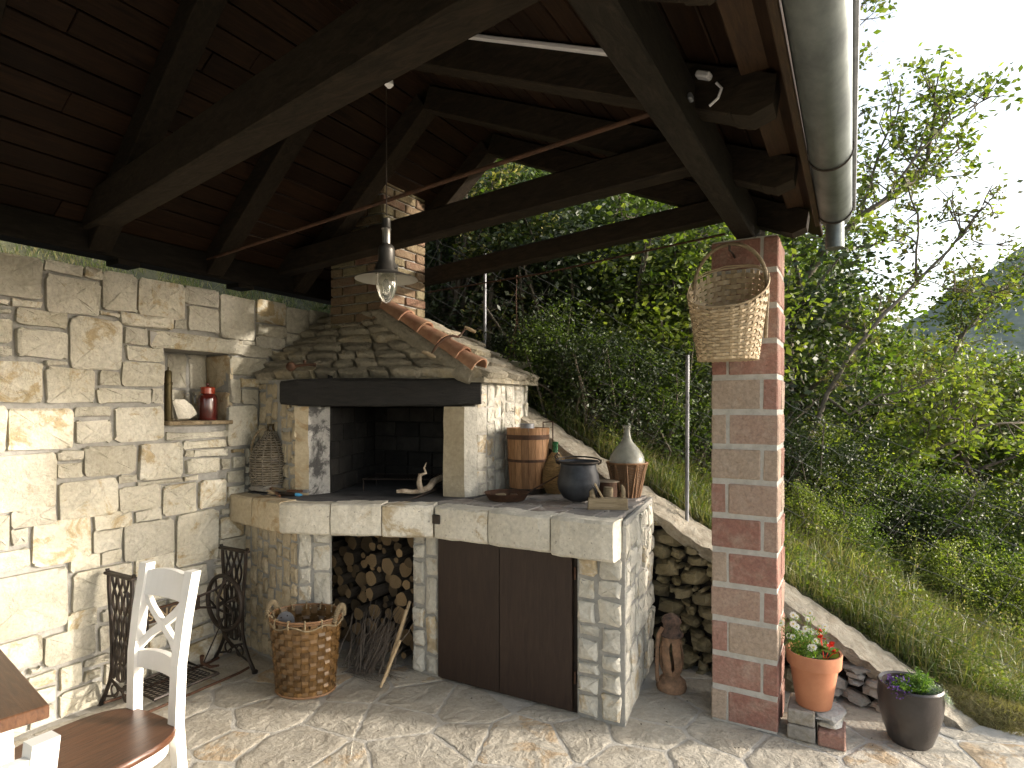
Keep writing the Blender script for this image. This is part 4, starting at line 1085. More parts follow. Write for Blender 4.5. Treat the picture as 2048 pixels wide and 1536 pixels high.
MB().lathe([(.001, .372), (.122, .372)], 30).build('lid', OAK, bl, local=True)
MB().lathe([(.043, .372), (.043, .420), (.041, .420), (.040, .376), (.001, .376)], 24, (-.005, 0, 0)).build('tin_filler', STEEL, bl, True, local=True)
hd = Vector((.8681, .4964, 0))*.150
def hl(x, z): return (hd.x*x, hd.y*x, z)
MB().tube([hl(.62, .372), hl(.62, .428), hl(1.02, .432), hl(1.02, .43), hl(1.02, .30), hl(.95, .16), hl(.88, .03)], .004, 6).build('iron_handle', RUST, bl, local=True)

# ---- green bottle in straw
gb = thing('straw_bottle', 'green glass wine flask in a brown straw jacket between barrel and cauldron', 'bottle', (1.715, 3.315, Z))
prof = [(.055, .0), (.088, .05), (.096, .10), (.088, .15), (.062, .195), (.034, .225), (.020, .245)]
MB().lathe([(r-.004, z) for r, z in prof]+[(.017, .27), (.016, .295), (.019, .297), (.019, .31), (.013, .31), (.012, .27)], 24).build('bottle', GL_GREEN, gb, True, local=True)
m = MB(); wicker_rings(m, prof, .0062, .0030, n=26, rg=rg); m.build('straw_jacket', STRAW, gb, local=True)
m = MB()
for da in (-.18, 0, .18): m.tube([((p[0]+.005)*math.cos(-.55+da), (p[0]+.005)*math.sin(-.55+da), p[1]) for p in prof[2:]], .004, 5)
m.build('straw_band', ROPE, gb, local=True)
# ---- cauldron
cd = thing('iron_cauldron', 'round black iron cauldron with bail handle in the middle of the counter', 'cauldron', (1.975, 3.07, Z))
MB().lathe([(.001, 0), (.045, .003), (.085, .022), (.112, .065), (.118, .105), (.110, .150), (.100, .180), (.098, .205), (.108, .217), (.112, .221), (.108, .224), (.094, .214), (.092, .185), (.104, .13), (.10, .07), (.05, .02), (.001, .016)], 36).build('pot', m_plain('cauldron_iron', (.012, .013, .016), (.075, .08, .09), 7, .5, .002, metal=.5), cd, True, local=True)
MB().lathe([(.1075, .213), (.1135, .216), (.1135, .222), (.108, .225)], 36).build('rim', IRON, cd, True, local=True)
for sg in (-1, 1): MB().tube([(sg*.104, -.012, .205), (sg*.122, -.012, .215), (sg*.124, 0, .228), (sg*.122, .012, .215), (sg*.104, .012, .205)], .005, 6).build('lug', IRON, cd, True, local=True)
MB().tube([(.120*math.cos(t), .006+.108*math.sin(t), .226+.012*math.sin(t)) for t in [R(x) for x in range(0, 181, 12)]], .0045, 6).build('bail_handle', IRON, cd, True, local=True)
MB().tube([(-.120, .01, .226), (-.13, .02, .245), (-.118, .03, .262), (-.105, .03, .25)], .005, 6).build('bail_hook', IRON, cd, True, local=True)
cd.rotation_euler = (0, 0, R(25))
# ---- tin can with lid, log
tc_ = thing('rusty_tin', 'rusty lidded tin pot with handle between the cauldron and glass demijohn', 'tin', (2.065, 3.26, Z))
MB().lathe([(.001, 0), (.062, 0), (.062, .095), (.060, .096)], 26).build('body', RUST, tc_, True, local=True)
MB().lathe([(.001, .108), (.03, .105), (.074, .100), (.076, .096), (.06, .094)], 26).build('lid', m_plain('tin_lid', (.12, .09, .06), (.26, .21, .15), 12, .7, .002), tc_, True, local=True)
MB().tube([(.060, .03, .1), (.085, .045, .098), (.098, .050, .090), (.082, .04, .05), (.066, .03, .03)], .005, 6).build('handle', RUST, tc_, True, local=True)
tag(MB().tube([(2.135, 3.10, Z), (2.137, 3.103, Z+.085)], [.030, .026], 12).build('wood_block', OLDW, None, True), 'upright round wooden block behind the wooden hand plane', 'block')
# ---- glass demijohn in basket
gd = thing('glass_demijohn', 'large dusty glass demijohn with long neck in a brown wicker basket', 'demijohn', (2.145, 3.385, Z))
bp = [(.072, 0), (.085, .06), (.100, .14), (.116, .195)]
MB().lathe([(.001, .01), (.066, .012), (.08, .06), (.096, .15), (.104, .20), (.098, .235), (.072, .275), (.042, .310), (.025, .335), (.020, .37), (.020, .40), (.024, .402), (.024, .412), (.019, .414), (.017, .37), (.022, .335)], 32).build('bottle', GL_DUST, gd, True, local=True)
m = MB(); wicker_rings(m, bp, .0068, .0028, n=36, rg=rg); m.build('wicker_basket', WICKB, gd, local=True)
for k in range(22):
    a = 2*math.pi*k/22; MB().tube([((p[0]+.003)*math.cos(a+.12*p[1]/.2*(1 if k % 2 else -1)), (p[0]+.003)*math.sin(a+.12*p[1]/.2*(1 if k % 2 else -1)), p[1]) for p in bp], .0045, 5).build('stake', WICKB, gd, local=True)
MB().tube(ringpts((0, 0, .197), .118, 36), .0055, 6, closed=True).build('rim', WICKB, gd, True, local=True)
# ---- wooden plane
wp = thing('wooden_plane', 'old wooden hand plane with horn handle and wedge on the front counter corner', 'plane', (2.20, 2.925, Z), math.atan2(.4964, .8681)-.10)
MB().box((0, 0, .0275), (.200, .052, .055), bev=.004).build('body', OLDW, wp, local=True)
MB().box((0, -.005, .003), (.206, .056, .012), bev=.002).build('sole', OLDW, wp, local=True)
MB().tube([(.078, 0, .05), (.080, 0, .085), (.076, 0, .108), (.071, 0, .122)], [.012, .011, .009, .004], 8).build('horn', OLDW, wp, True, local=True)
MB().beam((-.030, 0, .05), (-.070, 0, .125), .03, .010, bev=.002).build('wedge', LIGHTW, wp, local=True)
MB().beam((-.046, 0, .05), (-.080, 0, .118), .03, .003, bev=0).build('blade', IRON, wp, local=True)
MB().tube([(-.075, 0, .05), (-.08, 0, .085), (-.072, 0, .10)], [.018, .014, .006], 8).build('rear_grip', OLDW, wp, True, local=True)
# ---- pan
pn = thing('frying_pan', 'rusty iron frying pan with long raised handle beside the right jamb', 'pan', (1.60, 2.925, Z))
MB().lathe([(.001, 0), (.100, 0), (.126, .040), (.129, .042), (.122, .040), (.098, .006), (.001, .005)], 36).build('pan', RUST, pn, True, local=True)
hdv = Vector((.72, .69, 0)).normalized()
MB().beam(tuple(hdv*.122+V3(0, 0, .032)), tuple(hdv*.33+V3(0, 0, .135)), .014, .006, bev=.001).build('handle', RUST, pn, local=True)
pn_items = ((-.04, .0, 30, OLDW, 'grey'), (.035, .02, -20, SEAT, 'amber'))
for x, y, an, mt, nm in pn_items:
    d = Vector((math.cos(R(an)), math.sin(R(an)), 0))*.03; c = Vector((1.60+x, 2.925+y, Z+.022))
    tag(MB().tube([c-d, c-d*.4, c+d*.5, c+d], [.008, .010, .013, .006], 8).build('turned_wood_piece', mt, None, True), nm+' turned wooden handle piece lying in the rusty frying pan', 'handle')

# ---- niche things
bz = NZ0+.026
lt = thing('brass_grinder', 'slim dark brass cylinder grinder standing at the left edge of the wall niche', 'grinder', (-.035, 1.962, bz))
MB().lathe([(.001, 0), (.023, 0), (.024, .012), (.021, .016), (.020, .20), (.023, .202), (.023, .215), (.019, .218), (.018, .275), (.012, .282), (.004, .284), (.004, .30), (.001, .302)], 20).build('body', BRASS, lt, True, local=True)
MB().tube([(0, -.018, .26), (0, -.03, .25), (0, -.03, .235)], .004, 6).build('crank', BRASS, lt, local=True)
sh = MB(); pts = [(-.055, 0), (.02, 0), (.068, .028), (.05, .075), (.005, .118), (-.05, .118), (-.075, .105)]
n = len(pts); sh._add([(0, y, z) for y, z in pts]+[(.02, y*.96, z*.97+.001) for y, z in pts], [tuple(range(n)), tuple(reversed(range(n, 2*n)))]+[(i, n+i, n+(i+1) % n, (i+1) % n) for i in range(n)])
sho = sh.build('stone_shard', ST_CUT); sho.location = (-.06, 2.075, bz+.004); sho.rotation_euler = (0, R(-14), 0); tag(sho, 'flat angular grey stone shard leaning in the middle of the wall niche', 'stone')
rj = thing('red_jar', 'dark red enamel jar with orange-red lid inside the wall niche', 'jar', (-.075, 2.225, bz))
MB().lathe([(.001, 0), (.052, 0), (.054, .01), (.054, .125), (.050, .145), (.038, .155), (.036, .158)], 28).build('body', REDJ, rj, True, local=True)
MB().lathe([(.036, .156), (.040, .158), (.040, .19), (.042, .192), (.038, .197), (.012, .202), (.001, .203)], 28).build('lid', REDL, rj, True, local=True)
MB().lathe([(.001, .200), (.008, .204), (.011, .212), (.008, .221), (.001, .223)], 14).build('knob', REDJ, rj, True, local=True)
MB().tube([(-.03+.0*t, -.054-.012*math.sin(t*math.pi), .10+.05*t) for t in (0, .3, .6, 1)], .003, 6).build('wire_clip', STEEL, rj, local=True)

# ---- on the hood
sp_ = atd(582, 733, 3.57)
mt = thing('wooden_mallet', 'rusty red ball ended stick lying on the left of the stone hood', 'mallet', tuple(sp_))
MB().lathe([(.001, -.026)]+[(.029*math.sin(R(x)), -.029*math.cos(R(x))) for x in range(20, 180, 20)]+[(.001, .029)], 16).build('ball', RUST, mt, True, local=True)
MB().tube([(0, 0, 0), (.085, .05, .012), (.125, .075, .010)], [.010, .008, .011], 8).build('stick', RUST, mt, True, local=True)
MB().box((.07, .04, .028), (.016, .016, .022), bev=.003).build('peg', RUST, mt, local=True)
dk = thing('draw_knife', 'bowed iron drawknife with two wooden handles hung over the hood hip tiles', 'knife', tuple(atd(905, 668, 3.5)))
pp = [q(862, 708, 3.44), q(868, 700, 3.44), q(876, 688, 3.44), q(890, 676, 3.47), q(905, 671, 3.5), q(916, 674, 3.55), q(926, 664, 3.6), q(932, 655, 3.62)]
MB().tube(pp, [.005, .007, .008, .008, .008, .007, .006, .004], 6).build('blade', RUST, dk, True)
MB().tube([q(845, 704, 3.40), q(855, 707, 3.40), q(870, 715, 3.42)], [.009, .012, .010], 8).build('handle', OLDW, dk, True)
MB().tube([q(929, 654, 3.62), q(940, 659, 3.62), q(951, 664, 3.62)], [.008, .011, .009], 8).build('handle', OLDW, dk, True)

# ---- lamp
L0 = Vector((2.136, 1.318, 0)); zs_ = lambda py: 1.5+(815-py)/1200*1.72
lp = thing('pendant_lamp', 'pewter enamel pendant lamp with clear glass bulb hanging from the nearest beam', 'lamp', (L0.x, L0.y, zs_(552)))
def LZ(py): return zs_(py)-zs_(552)
MB().tube([(0, 0, LZ(165)), (0, 0, LZ(430))], .0016, 6).build('cord', IRON, lp, local=True)
MB().lathe([(.004, LZ(440)), (.0125, LZ(437)), (.0125, LZ(455)), (.0145, LZ(457)), (.012, LZ(460)), (.012, LZ(487)), (.021, LZ(492)), (.024, LZ(500)), (.024, LZ(522)), (.031, LZ(530)), (.034, LZ(543)), (.036, LZ(545)), (.030, LZ(547))], 28).build('housing', PEWT, lp, True, local=True)
MB().lathe([(.034, LZ(543)), (.060, LZ(549)), (.087, LZ(556)), (.089, LZ(558))], 36).build('shade', PEWT, lp, True, local=True)
MB().lathe([(.030, LZ(545.5)), (.060, LZ(551)), (.087, LZ(558)), (.0895, LZ(558.5))], 36).build('shade_lining', ENAMEL, lp, True, local=True)
MB().lathe([(.028, LZ(548)), (.030, LZ(560)), (.029, LZ(575)), (.022, LZ(592)), (.010, LZ(603)), (.001, LZ(606))], 28).build('glass_dome', GL_CLEAR, lp, True, local=True)
MB().lathe([(.006, LZ(556)), (.012, LZ(562)), (.016, LZ(574)), (.012, LZ(586)), (.001, LZ(591))], 18).build('bulb', GL_CLEAR, lp, True, local=True)
MB().lathe([(.001, .012), (.011, .008), (.013, -.006), (.006, -.014), (.001, -.015)], 14, (.006, .004, LZ(164))).build('ceiling_hook', WHITEM, lp, True, local=True)
for x in (-1, 1): MB().tube([(x*.032, 0, LZ(541)), (x*.040, 0, LZ(537)), (x*.042, 0, LZ(530))], .0015, 5).build('wing_screw', PEWT, lp, local=True)

# ---- hanging scale pan
top = Vector((1.30, 3.571, 2.385)); jn = top-V3(0, 0, .29); pc = Vector((1.305, 3.575, 1.80))
sc_ = thing('hanging_scale_pan', 'round metal scale pan hanging on rusty chains from the tension rod', 'scale pan', tuple(pc))
MB().tube([top+V3(.0, .012, .012), top+V3(0, 0, .018), top-V3(0, .008, 0), top-V3(0, 0, .03), top-V3(.004, 0, .1)], .003, 5).build('hook', RUST, sc_)
def chain(p, q_, name):
    m = MB(); n = int((q_-p).length/.013)
    for i in range(n):
        c = p+(q_-p)*((i+.5)/n); s1 = Vector((1, 0, 0)) if i % 2 else Vector((0, 1, 0)); d = (q_-p).normalized()
        m.tube([c+s1*.0035*math.cos(t)+d*.008*math.sin(t) for t in [2*math.pi*j/6 for j in range(6)]], .0013, 3, closed=True)
    m.build(name, RUST, sc_)
chain(top-V3(.004, 0, .1), jn, 'chain')
MB().tube(ringpts(jn, .012, 12), .0018, 4, closed=True).build('ring', RUST, sc_)
for k in range(3):
    a = .3+2.094*k; chain(jn, pc+V3(math.cos(a)*.098, math.sin(a)*.098, .004), 'chain')
MB().lathe([(.001, -.034), (.04, -.030), (.08, -.014), (.103, .004), (.106, .004), (.080, -.019), (.04, -.035), (.001, -.039)], 32, tuple(pc)).build('pan', m_plain('pan_tin', (.20, .21, .17), (.34, .35, .29), 9, .45, .001, metal=.6), sc_, True)
tag(rock(tuple(pc+V3(-.01, 0, -.008)), (.075, .06, .05), random.Random(2), PETAL, None, 'crumpled_paper'), 'crumpled white paper lying in the hanging scale pan', 'paper')

# ---- treadle stand
tr = thing('treadle_stand', 'black cast iron sewing machine treadle stand with wheel by the stone wall', 'treadle stand', (.2, 1.9, 0))
def side(b, sgn):
    f = MB(); wv = lambda t: (.185-.10*math.sin(t*math.pi)*.35)
    H_ = .675
    def X(u, z):   # u -1..1 across, narrow waist
        t = z/H_; wd = .104-.030*math.sin(math.pi*min(t*1.15, 1)) if t > .3 else .104-.030*math.sin(math.pi*min(t*1.15, 1))+.080*(1-t/.3)**1.6
        return .180+u*wd
    zs = [H_*i/10 for i in range(11)]
    for u in (-1, 1): f.tube([(X(u, z), b, z) for z in zs], [.013]+[.0105]*9+[.011], 6)
    f.build('side_frame', IRON, tr, True)
    f = MB(); f.beam((X(-1, H_)-.02, b, H_-.006), (X(1, H_)+.02, b, H_-.006), .035, .014, bev=.003)
    for u in (-1, 1): f.tube([(X(u, H_)+u*.012, b, H_+.008), (X(u, H_)+u*.016, b, H_+.02)], .010, 8)
    f.build('top_bar', IRON, tr)
    f = MB()
    for u in (-.5, 0, .5):
        for ph in (0, math.pi):
            f.tube([(X(u+.2*math.sin(z*26+ph), z), b, z) for z in [.16+i*(H_-.17)/26 for i in range(27)]], .0062, 5)
    f.tube([(X(-1, .15), b, .15), (X(0, .15), b, .12), (X(1, .15), b, .15)], .007, 6)
    for k in range(5):
        c = (X(0, .2), b, .17+.0*k)
    for k, (u, z, r) in enumerate(((-.45, .10, .03), (.45, .10, .03), (0, .20, .045), (0, .30, .03))):
        f.tube([(X(u, z)+r*math.cos(t), b, z+r*math.sin(t)) for t in [2*math.pi*j/12 for j in range(12)]], .005, 5, closed=True)
    f.tube([(X(-1, .05), b, .05), (X(-.4, .06), b, .075), (X(0, .12), b, .12), (X(.4, .06), b, .075), (X(1, .05), b, .05)], .006, 5)
    f.build('lattice', IRON, tr, True)
    for u in (-1, 1): MB().lathe([(.016, 0), (.018, .012), (.010, .02), (.001, .022)], 10, (X(u, 0), b, 0)).build('foot', IRON, tr, True)
    # bowed brace
    s2 = sgn
    MB().tube([(.20, b+s2*.01, .60), (.20, b+s2*.07, .53), (.20, b+s2*.115, .43), (.20, b+s2*.115, .33), (.20, b+s2*.075, .21), (.20, b+s2*.02, .12)], .009, 7).build('brace', IRON, tr, True)
side(1.60, 1); side(2.22, -1)
wc = V3(.215, 2.135, .40); m = MB()
circ = lambda r, n=40: [wc+V3(math.cos(2*math.pi*k/n)*r*.0+0, 0, 0)+V3(r*math.cos(2*math.pi*k/n), 0, r*math.sin(2*math.pi*k/n)) for k in range(n)]
m.tube(circ(.150), .0125, 7, closed=True); m.build('wheel_rim', IRON, tr, True)
for k in range(6):
    a = 2*math.pi*k/6+.3; m = MB()
    m.tube([wc+V3(math.cos(a+w_)*r, 0, math.sin(a+w_)*r) for r, w_ in ((.012, 0), (.05, .25), (.09, .15), (.12, -.15), (.15, -.25))], .0065, 6); m.build('spoke', IRON, tr, True)
MB().tube([wc-V3(0, .03, 0), wc+V3(0, .09, 0)], .012, 8).build('hub', IRON, tr, True)
MB().tube([wc+V3(.05, -.03, -.05), (.20, 2.02, .10)], .004, 6).build('pitman_rod', IRON, tr)
MB().tube([(.20, 2.01, .14), (.19, 2.015, .10), (.2, 2.06, .06), (.2, 2.11, .05)], [.012, .009, .009, .006], 7).build('crank_arm', RUST, tr, True)
# brand plate
for s_, e in ((1.70, 1.61), (2.02, 2.20)):
    MB().tube([(.155, s_, .455), (.165, (s_+e)/2, .47), (.185, e, .52)], .007, 6).build('cross_arm', IRON, tr, True)
    MB().tube([(.155, s_, .395), (.165, (s_+e)/2, .37), (.185, e, .30)], .007, 6).build('cross_arm', IRON, tr, True)
pl_ = MB().box((.155, 1.86, .425), (.008, .33, .075), bev=.002).build('name_plate', IRON, tr)
MB().tube([(.162, 1.70, .392), (.162, 2.02, .392), (.162, 2.02, .458), (.162, 1.70, .458)], .004, 5, closed=True).build('plate_rim', RUST, pl_)
cu = bpy.data.curves.new('lettering', 'FONT'); cu.body = 'SINGER'; cu.size = .062; cu.extrude = .0025; cu.bevel_depth = .0004; cu.space_character = 1.2; cu.align_x = 'CENTER'
tob = bpy.data.objects.new('lettering', cu); col.objects.link(tob)
me = bpy.data.meshes.new_from_object(tob.evaluated_get(bpy.context.evaluated_depsgraph_get())); bpy.data.objects.remove(tob); me.materials.clear(); me.materials.append(OLDW)
lo_ = link('lettering', me, pl_); lo_.location = (-.2+.162, 1.86-1.9, .404); lo_.rotation_euler = (R(90), 0, R(90))
# treadle plate of hexagons
m = MB(); zt = .07
for i in range(13):
    for j in range(8):
        c = V3(.09+.028*j, 1.70+.0325*i*.866+.0, zt); 
        if c.y > 2.0: continue
        cx_ = c+V3(.014*(i % 2), 0, 0); m.tube([cx_+V3(.0155*math.sin(2*math.pi*k/6), .0155*math.cos(2*math.pi*k/6), 0) for k in range(6)], .0028, 4, closed=True)
m.build('treadle_grating', IRON, tr)
MB().tube([(.06, 1.68, zt), (.33, 1.68, zt), (.33, 2.02, zt), (.06, 2.02, zt)], .008, 6, closed=True).build('treadle_frame', IRON, tr)
for a in (.07, .34): MB().tube([(a, 1.58, .035), (a, 1.66, .028), (a, 2.14, .028), (a, 2.2, .035)], .007, 6).build('base_rail', RUST, tr, True)

# ---- chairs
def make_chair(name, label):
    t = thing(name, label, 'chair')
    W_, zt_ = .116, .95
    def post(x):
        m = MB(); vs = []
        prof_ = [(0, .235), (.25, .195), (.46, .180), (.65, .186), (.80, .205), (zt_, .232)]
        for z, y in prof_:
            ww = .020 if z > .4 else .018; dd = .016
            xs_ = x*(1+.09*max(z-.46, 0)/.49)
            vs += [(xs_-ww, y-dd, z), (xs_+ww, y-dd, z), (xs_+ww, y+dd, z), (xs_-ww, y+dd, z)]
        F = [(3, 2, 1, 0)]
        for i in range(5):
            for k in range(4): F.append((i*4+k, i*4+(k+1) % 4, i*4+4+(k+1) % 4, i*4+4+k))
        F.append((20, 21, 22, 23)); m._add(vs, F); o = m.build('back_post', WHITE, t, local=True)
    post(-W_); post(W_)
    def rail(z0, z1, y0, y1, bow, nm):
        m = MB(); vs = []; n = 8
        for i in range(n+1):
            u = -1+2*i/n; x = u*(W_-.008)*(1.07 if z0 > .8 else 1.03); bz_ = bow*(1-u*u); by = -.018*0+.016*(1-u*u)
            for (zz, yy) in ((z0, y0), (z1+bz_, y1)):
                vs += [(x, yy+by-.010, zz), (x, yy+by+.010, zz)]
        F = []
        for i in range(n):
            a = i*4; b_ = a+4; F += [(a, b_, b_+2, a+2), (a+1, a+3, b_+3, b_+1), (a+2, b_+2, b_+3, a+3), (a, a+1, b_+1, b_)]
        F += [(0, 2, 3, 1), (n*4, n*4+1, n*4+3, n*4+2)]
        m._add(vs, F); m.build(nm, WHITE, t, local=True)
    rail(.845, .925, .213, .228, .012, 'top_rail'); rail(.600, .655, .186, .190, .010, 'lower_rail')
    for sg in (-1, 1):
        m = MB(); pts = [(sg*-.125, .192, .655), (sg*-.055, .205, .72), (0, .211, .755), (sg*.062, .214, .80), (sg*.115, .219, .85)]
        vs = []
        for i, p in enumerate(pts):
            p = Vector(p); d = (Vector(pts[min(i+1, 4)])-Vector(pts[max(i-1, 0)])).normalized(); nrm_ = Vector((0, 1, 0)).cross(d).normalized()*.013
            for s1, s2 in ((-1, -1), (1, -1), (1, 1), (-1, 1)): vs.append(p+nrm_*s1+Vector((0, s2*(.008 if sg > 0 else .0079), 0)))
        F = [(3, 2, 1, 0), (16, 17, 18, 19)]
        for i in range(4):
            for k in range(4): F.append((i*4+k, i*4+(k+1) % 4, i*4+4+(k+1) % 4, i*4+4+k))
        m._add(vs, F); m.build('cross_slat', WHITE, t, local=True)
    for sg in (-1, 1): MB().tube([(sg*.155, -.165, 0), (sg*.160, -.165, .43)], [.016, .022], 4).build('front_leg', WHITE, t, local=True)
    outl = []
    for k in range(40):
        a = 2*math.pi*k/40; x = math.copysign(abs(math.cos(a))**.62, math.cos(a))*.202; y = math.copysign(abs(math.sin(a))**.62, math.sin(a))*(.195 if math.sin(a) > 0 else .225)
        outl.append((x*(1-.06*(y > 0)*(y/.195)), y-.005))
    MB().prism([(x*.9, y*.9) for x, y in outl], .39, .435).build('apron', WHITE, t, local=True)
    m = MB(); n = 40
    vs = [(x*.985, y*.985, .436) for x, y in outl]+[(x, y, .442) for x, y in outl]+[(x, y, .452) for x, y in outl]+[(x*.975, y*.975, .458) for x, y in outl]+[(x*.5, y*.5, .455) for x, y in outl]+[(0, 0, .453)]
    F = [tuple(reversed(range(n)))]
    for r in range(4):
        for k in range(n): F.append((r*n+k, r*n+(k+1) % n, (r+1)*n+(k+1) % n, (r+1)*n+k))
    for k in range(n): F.append((4*n+k, 4*n+(k+1) % n, 5*n))
    m._add(vs, F); m.build('seat', SEAT, t, True, local=True)
    for sg in (-1, 1): MB().tube([(sg*.157, -.16, .2), (sg*.150, .19, .2)], .009, 6).build('stretcher', WHITE, t, local=True)
    return t
ch1 = make_chair('dining_chair', 'white cross-back chair with brown wooden seat, facing the table, before the treadle stand')
ch1.location = (1.250, .985, 0); ch1.rotation_euler = (0, 0, R(2)); ch1['group'] = 'white chairs at the table'
ch2 = copy_thing(ch1, (1.90, .352, 0), R(-90), 'white chair nearest the camera, only its back corner showing at lower left'); ch2['group'] = 'white chairs at the table'
# ---- table
tb = thing('dining_table', 'dark brown wooden table with its corner reaching in at the lower left', 'table', (.977, .469, 0), R(-10))
for k in range(6):
    MB().box((0.02, .3565-.0775-.155*k, .742), (1.02, .1535, .034), bev=.003).build('table_plank', TABLE, tb, local=True)
MB().box((.0, -.11, .68), (.9, .82, .08), bev=.003).build('apron', WHITE, tb, local=True)
for sx in (-1, 1):
    for sy in (-1, 1): MB().box((sx*.43, -.11+sy*.38, .33), (.06, .06, .66), bev=.004).build('leg', WHITE, tb, local=True)

# ---- clay lantern
cl = thing('clay_lantern', 'weathered terracotta storm lantern with slots, on the floor behind the cauldron counter and pillar', 'lantern', (2.455, 3.20, 0))
cl['label'] = 'weathered mossy terracotta candle lantern with curved slots on the floor beside the pillar'
m = MB(); prof_l = [(.075, 0), (.080, .015), (.074, .045), (.056, .062), (.044, .072), (.046, .085)]
m.lathe(prof_l, 28); m.build('base', LANT, cl, True, local=True)
bp2 = [(.046, .085), (.058, .11), (.064, .15), (.062, .20), (.054, .25), (.048, .285)]
# slotted body: 6 ribs
m = MB(); nr = 6
for k in range(nr):
    a0 = 2*math.pi*k/nr+.3; wd_ = 2*math.pi/nr*.72
    vs = []; F = []
    zz = [.085+.2*i/10 for i in range(11)]
    for i, z in enumerate(zz):
        for j in range(len(bp2)-1):
            if bp2[j][1] <= z <= bp2[j+1][1]+1e-6: tt = (z-bp2[j][1])/(bp2[j+1][1]-bp2[j][1]); rr = bp2[j][0]*(1-tt)+bp2[j+1][0]*tt
        e = 1.0 if i in (0, 10) else .0; tw = .10*math.sin(2*math.pi*i/10)
        full = 2*math.pi/nr*1.001 if (i < 2 or i > 8) else wd_
        for s_ in (-.5, -.25, 0, .25, .5):
            for t in (0, -.007): an = a0+tw+full*s_; vs.append(((rr+t)*math.cos(an), (rr+t)*math.sin(an), z))
    for i in range(10):
        for c_ in range(4):
            a = i*10+c_*2; b_ = a+10; F += [(a, a+2, b_+2, b_), (a+1, b_+1, b_+3, a+3)]
        a = i*10; b_ = a+10; F += [(a, b_, b_+1, a+1), (a+8, a+9, b_+9, b_+8)]
    m._add(vs, F)
m.build('slotted_body', LANT, cl, True, local=True)
MB().lathe([(.046, .283), (.062, .287), (.064, .295), (.052, .31), (.044, .325), (.044, .350), (.052, .356), (.050, .368), (.040, .385), (.020, .398), (.001, .402)], 26).build('cap', m_plain('mossy_cap', (.03, .03, .03), (.22, .13, .09), 34, .95, .01), cl, True, local=True)
hv = Vector((-.8, -.6, 0)).normalized()
MB().tube([tuple(hv*r+V3(0, 0, z)) for r, z in ((.050, .33), (.072, .29), (.080, .22), (.080, .10), (.078, .055), (.062, .035))], .011, 8).build('handle', LANT, cl, True, local=True)

# ---- bricks under the pot
rg = random.Random(12)
for (c, d, mt, lb) in (((3.095, 3.075, .034), (.115, .19, .065), ST_GREY, 'lower grey block of the left stack under the terracotta pot'),
                       ((3.092, 3.08, .101), (.112, .185, .064), ST_GREY, 'upper grey block of the left stack under the terracotta pot'),
                       ((3.215, 3.06, .034), (.11, .16, .066), BRICK, 'red brown brick at the bottom of the right stack under the pot')):
    o = MB().box((0, 0, 0), d, bev=.006).build('building_block' if mt is ST_GREY else 'red_brick', mt); o.location = c; o.rotation_euler = (0, 0, rg.uniform(-.05, .05)); tag(o, lb, 'block' if mt is ST_GREY else 'brick')
for (c, d, lb) in (((3.205, 3.075, .089), (.12, .15, .034), 'lower pale flat stone on the red brick under the pot'), ((3.20, 3.085, .117), (.135, .17, .028), 'upper jagged flat stone wedged under the terracotta pot')):
    tag(rock(c, d, rg, ST_RUBW, None, 'flat_stone', Matrix.Rotation(rg.uniform(-.2, .2), 3, 'Z'), 10), lb, 'stone')
# ---- pots
tpz = .134
tpot = thing('terracotta_pot', 'orange terracotta flower pot on stacked bricks right of the brick pillar', 'flower pot', (3.140, 3.09, tpz))
MB().lathe([(.001, 0), (.072, 0), (.074, .004), (.102, .185), (.114, .187), (.118, .245), (.116, .249), (.108, .248), (.100, .19), (.09, .2)], 44).build('pot', TERRA, tpot, True, local=True)
MB().lathe([(.001, .222), (.106, .218)], 24).build('soil', SOIL, tpot, local=True)
dpot = thing('glazed_pot', 'dark brown glazed round pot on the paving before the retaining wall', 'flower pot', (3.520, 3.225, 0))
MB().lathe([(.001, 0), (.075, 0), (.080, .012), (.086, .013), (.105, .07), (.122, .14), (.128, .20), (.125, .245), (.128, .258), (.122, .266), (.110, .260), (.108, .23), (.11, .15)], 44).build('pot', GLAZE, dpot, True, local=True)
MB().lathe([(.001, .222), (.112, .222)], 24).build('soil', SOIL, dpot, local=True)
# daisies
rg = random.Random(9)
ds = thing('daisy_plant', 'white daisies with yellow eyes growing in the terracotta pot', 'flowers', (3.11, 3.08, tpz+.22))
m = MB(); heads = []; leaves = []
base = Vector((3.105, 3.085, tpz+.22))
for _ in range(22):
    a = rg.uniform(0, 6.28); r_ = rg.uniform(.03, .115); tip = base+V3(math.cos(a)*r_-.01, math.sin(a)*r_*.9, rg.uniform(.05, .21)); p0 = base+V3(rg.uniform(-.05, .05), rg.uniform(-.05, .05), 0)
    m.tube([p0, (p0+tip)/2+V3(rg.uniform(-.01, .01), 0, .01), tip], .0012, 4); heads.append(tip)
    for _k in range(44):
        t = rg.random(); c = p0*(1-t)+tip*t+V3(rg.gauss(0, .014), rg.gauss(0, .014), rg.gauss(0, .008)); d = V3(rg.uniform(-1, 1), rg.uniform(-1, 1), rg.uniform(-.2, 1)).normalized()*rg.uniform(.008, .020); s_ = d.cross(V3(rg.uniform(-1, 1), rg.uniform(-1, 1), rg.uniform(-1, 1))).normalized()*.0022
        leaves.append([c-d, c+s_, c+d, c-s_])
m.build('stems', POTG, ds)
quads('leaves', [[tuple(v) for v in L_] for L_ in leaves], POTG, ds)
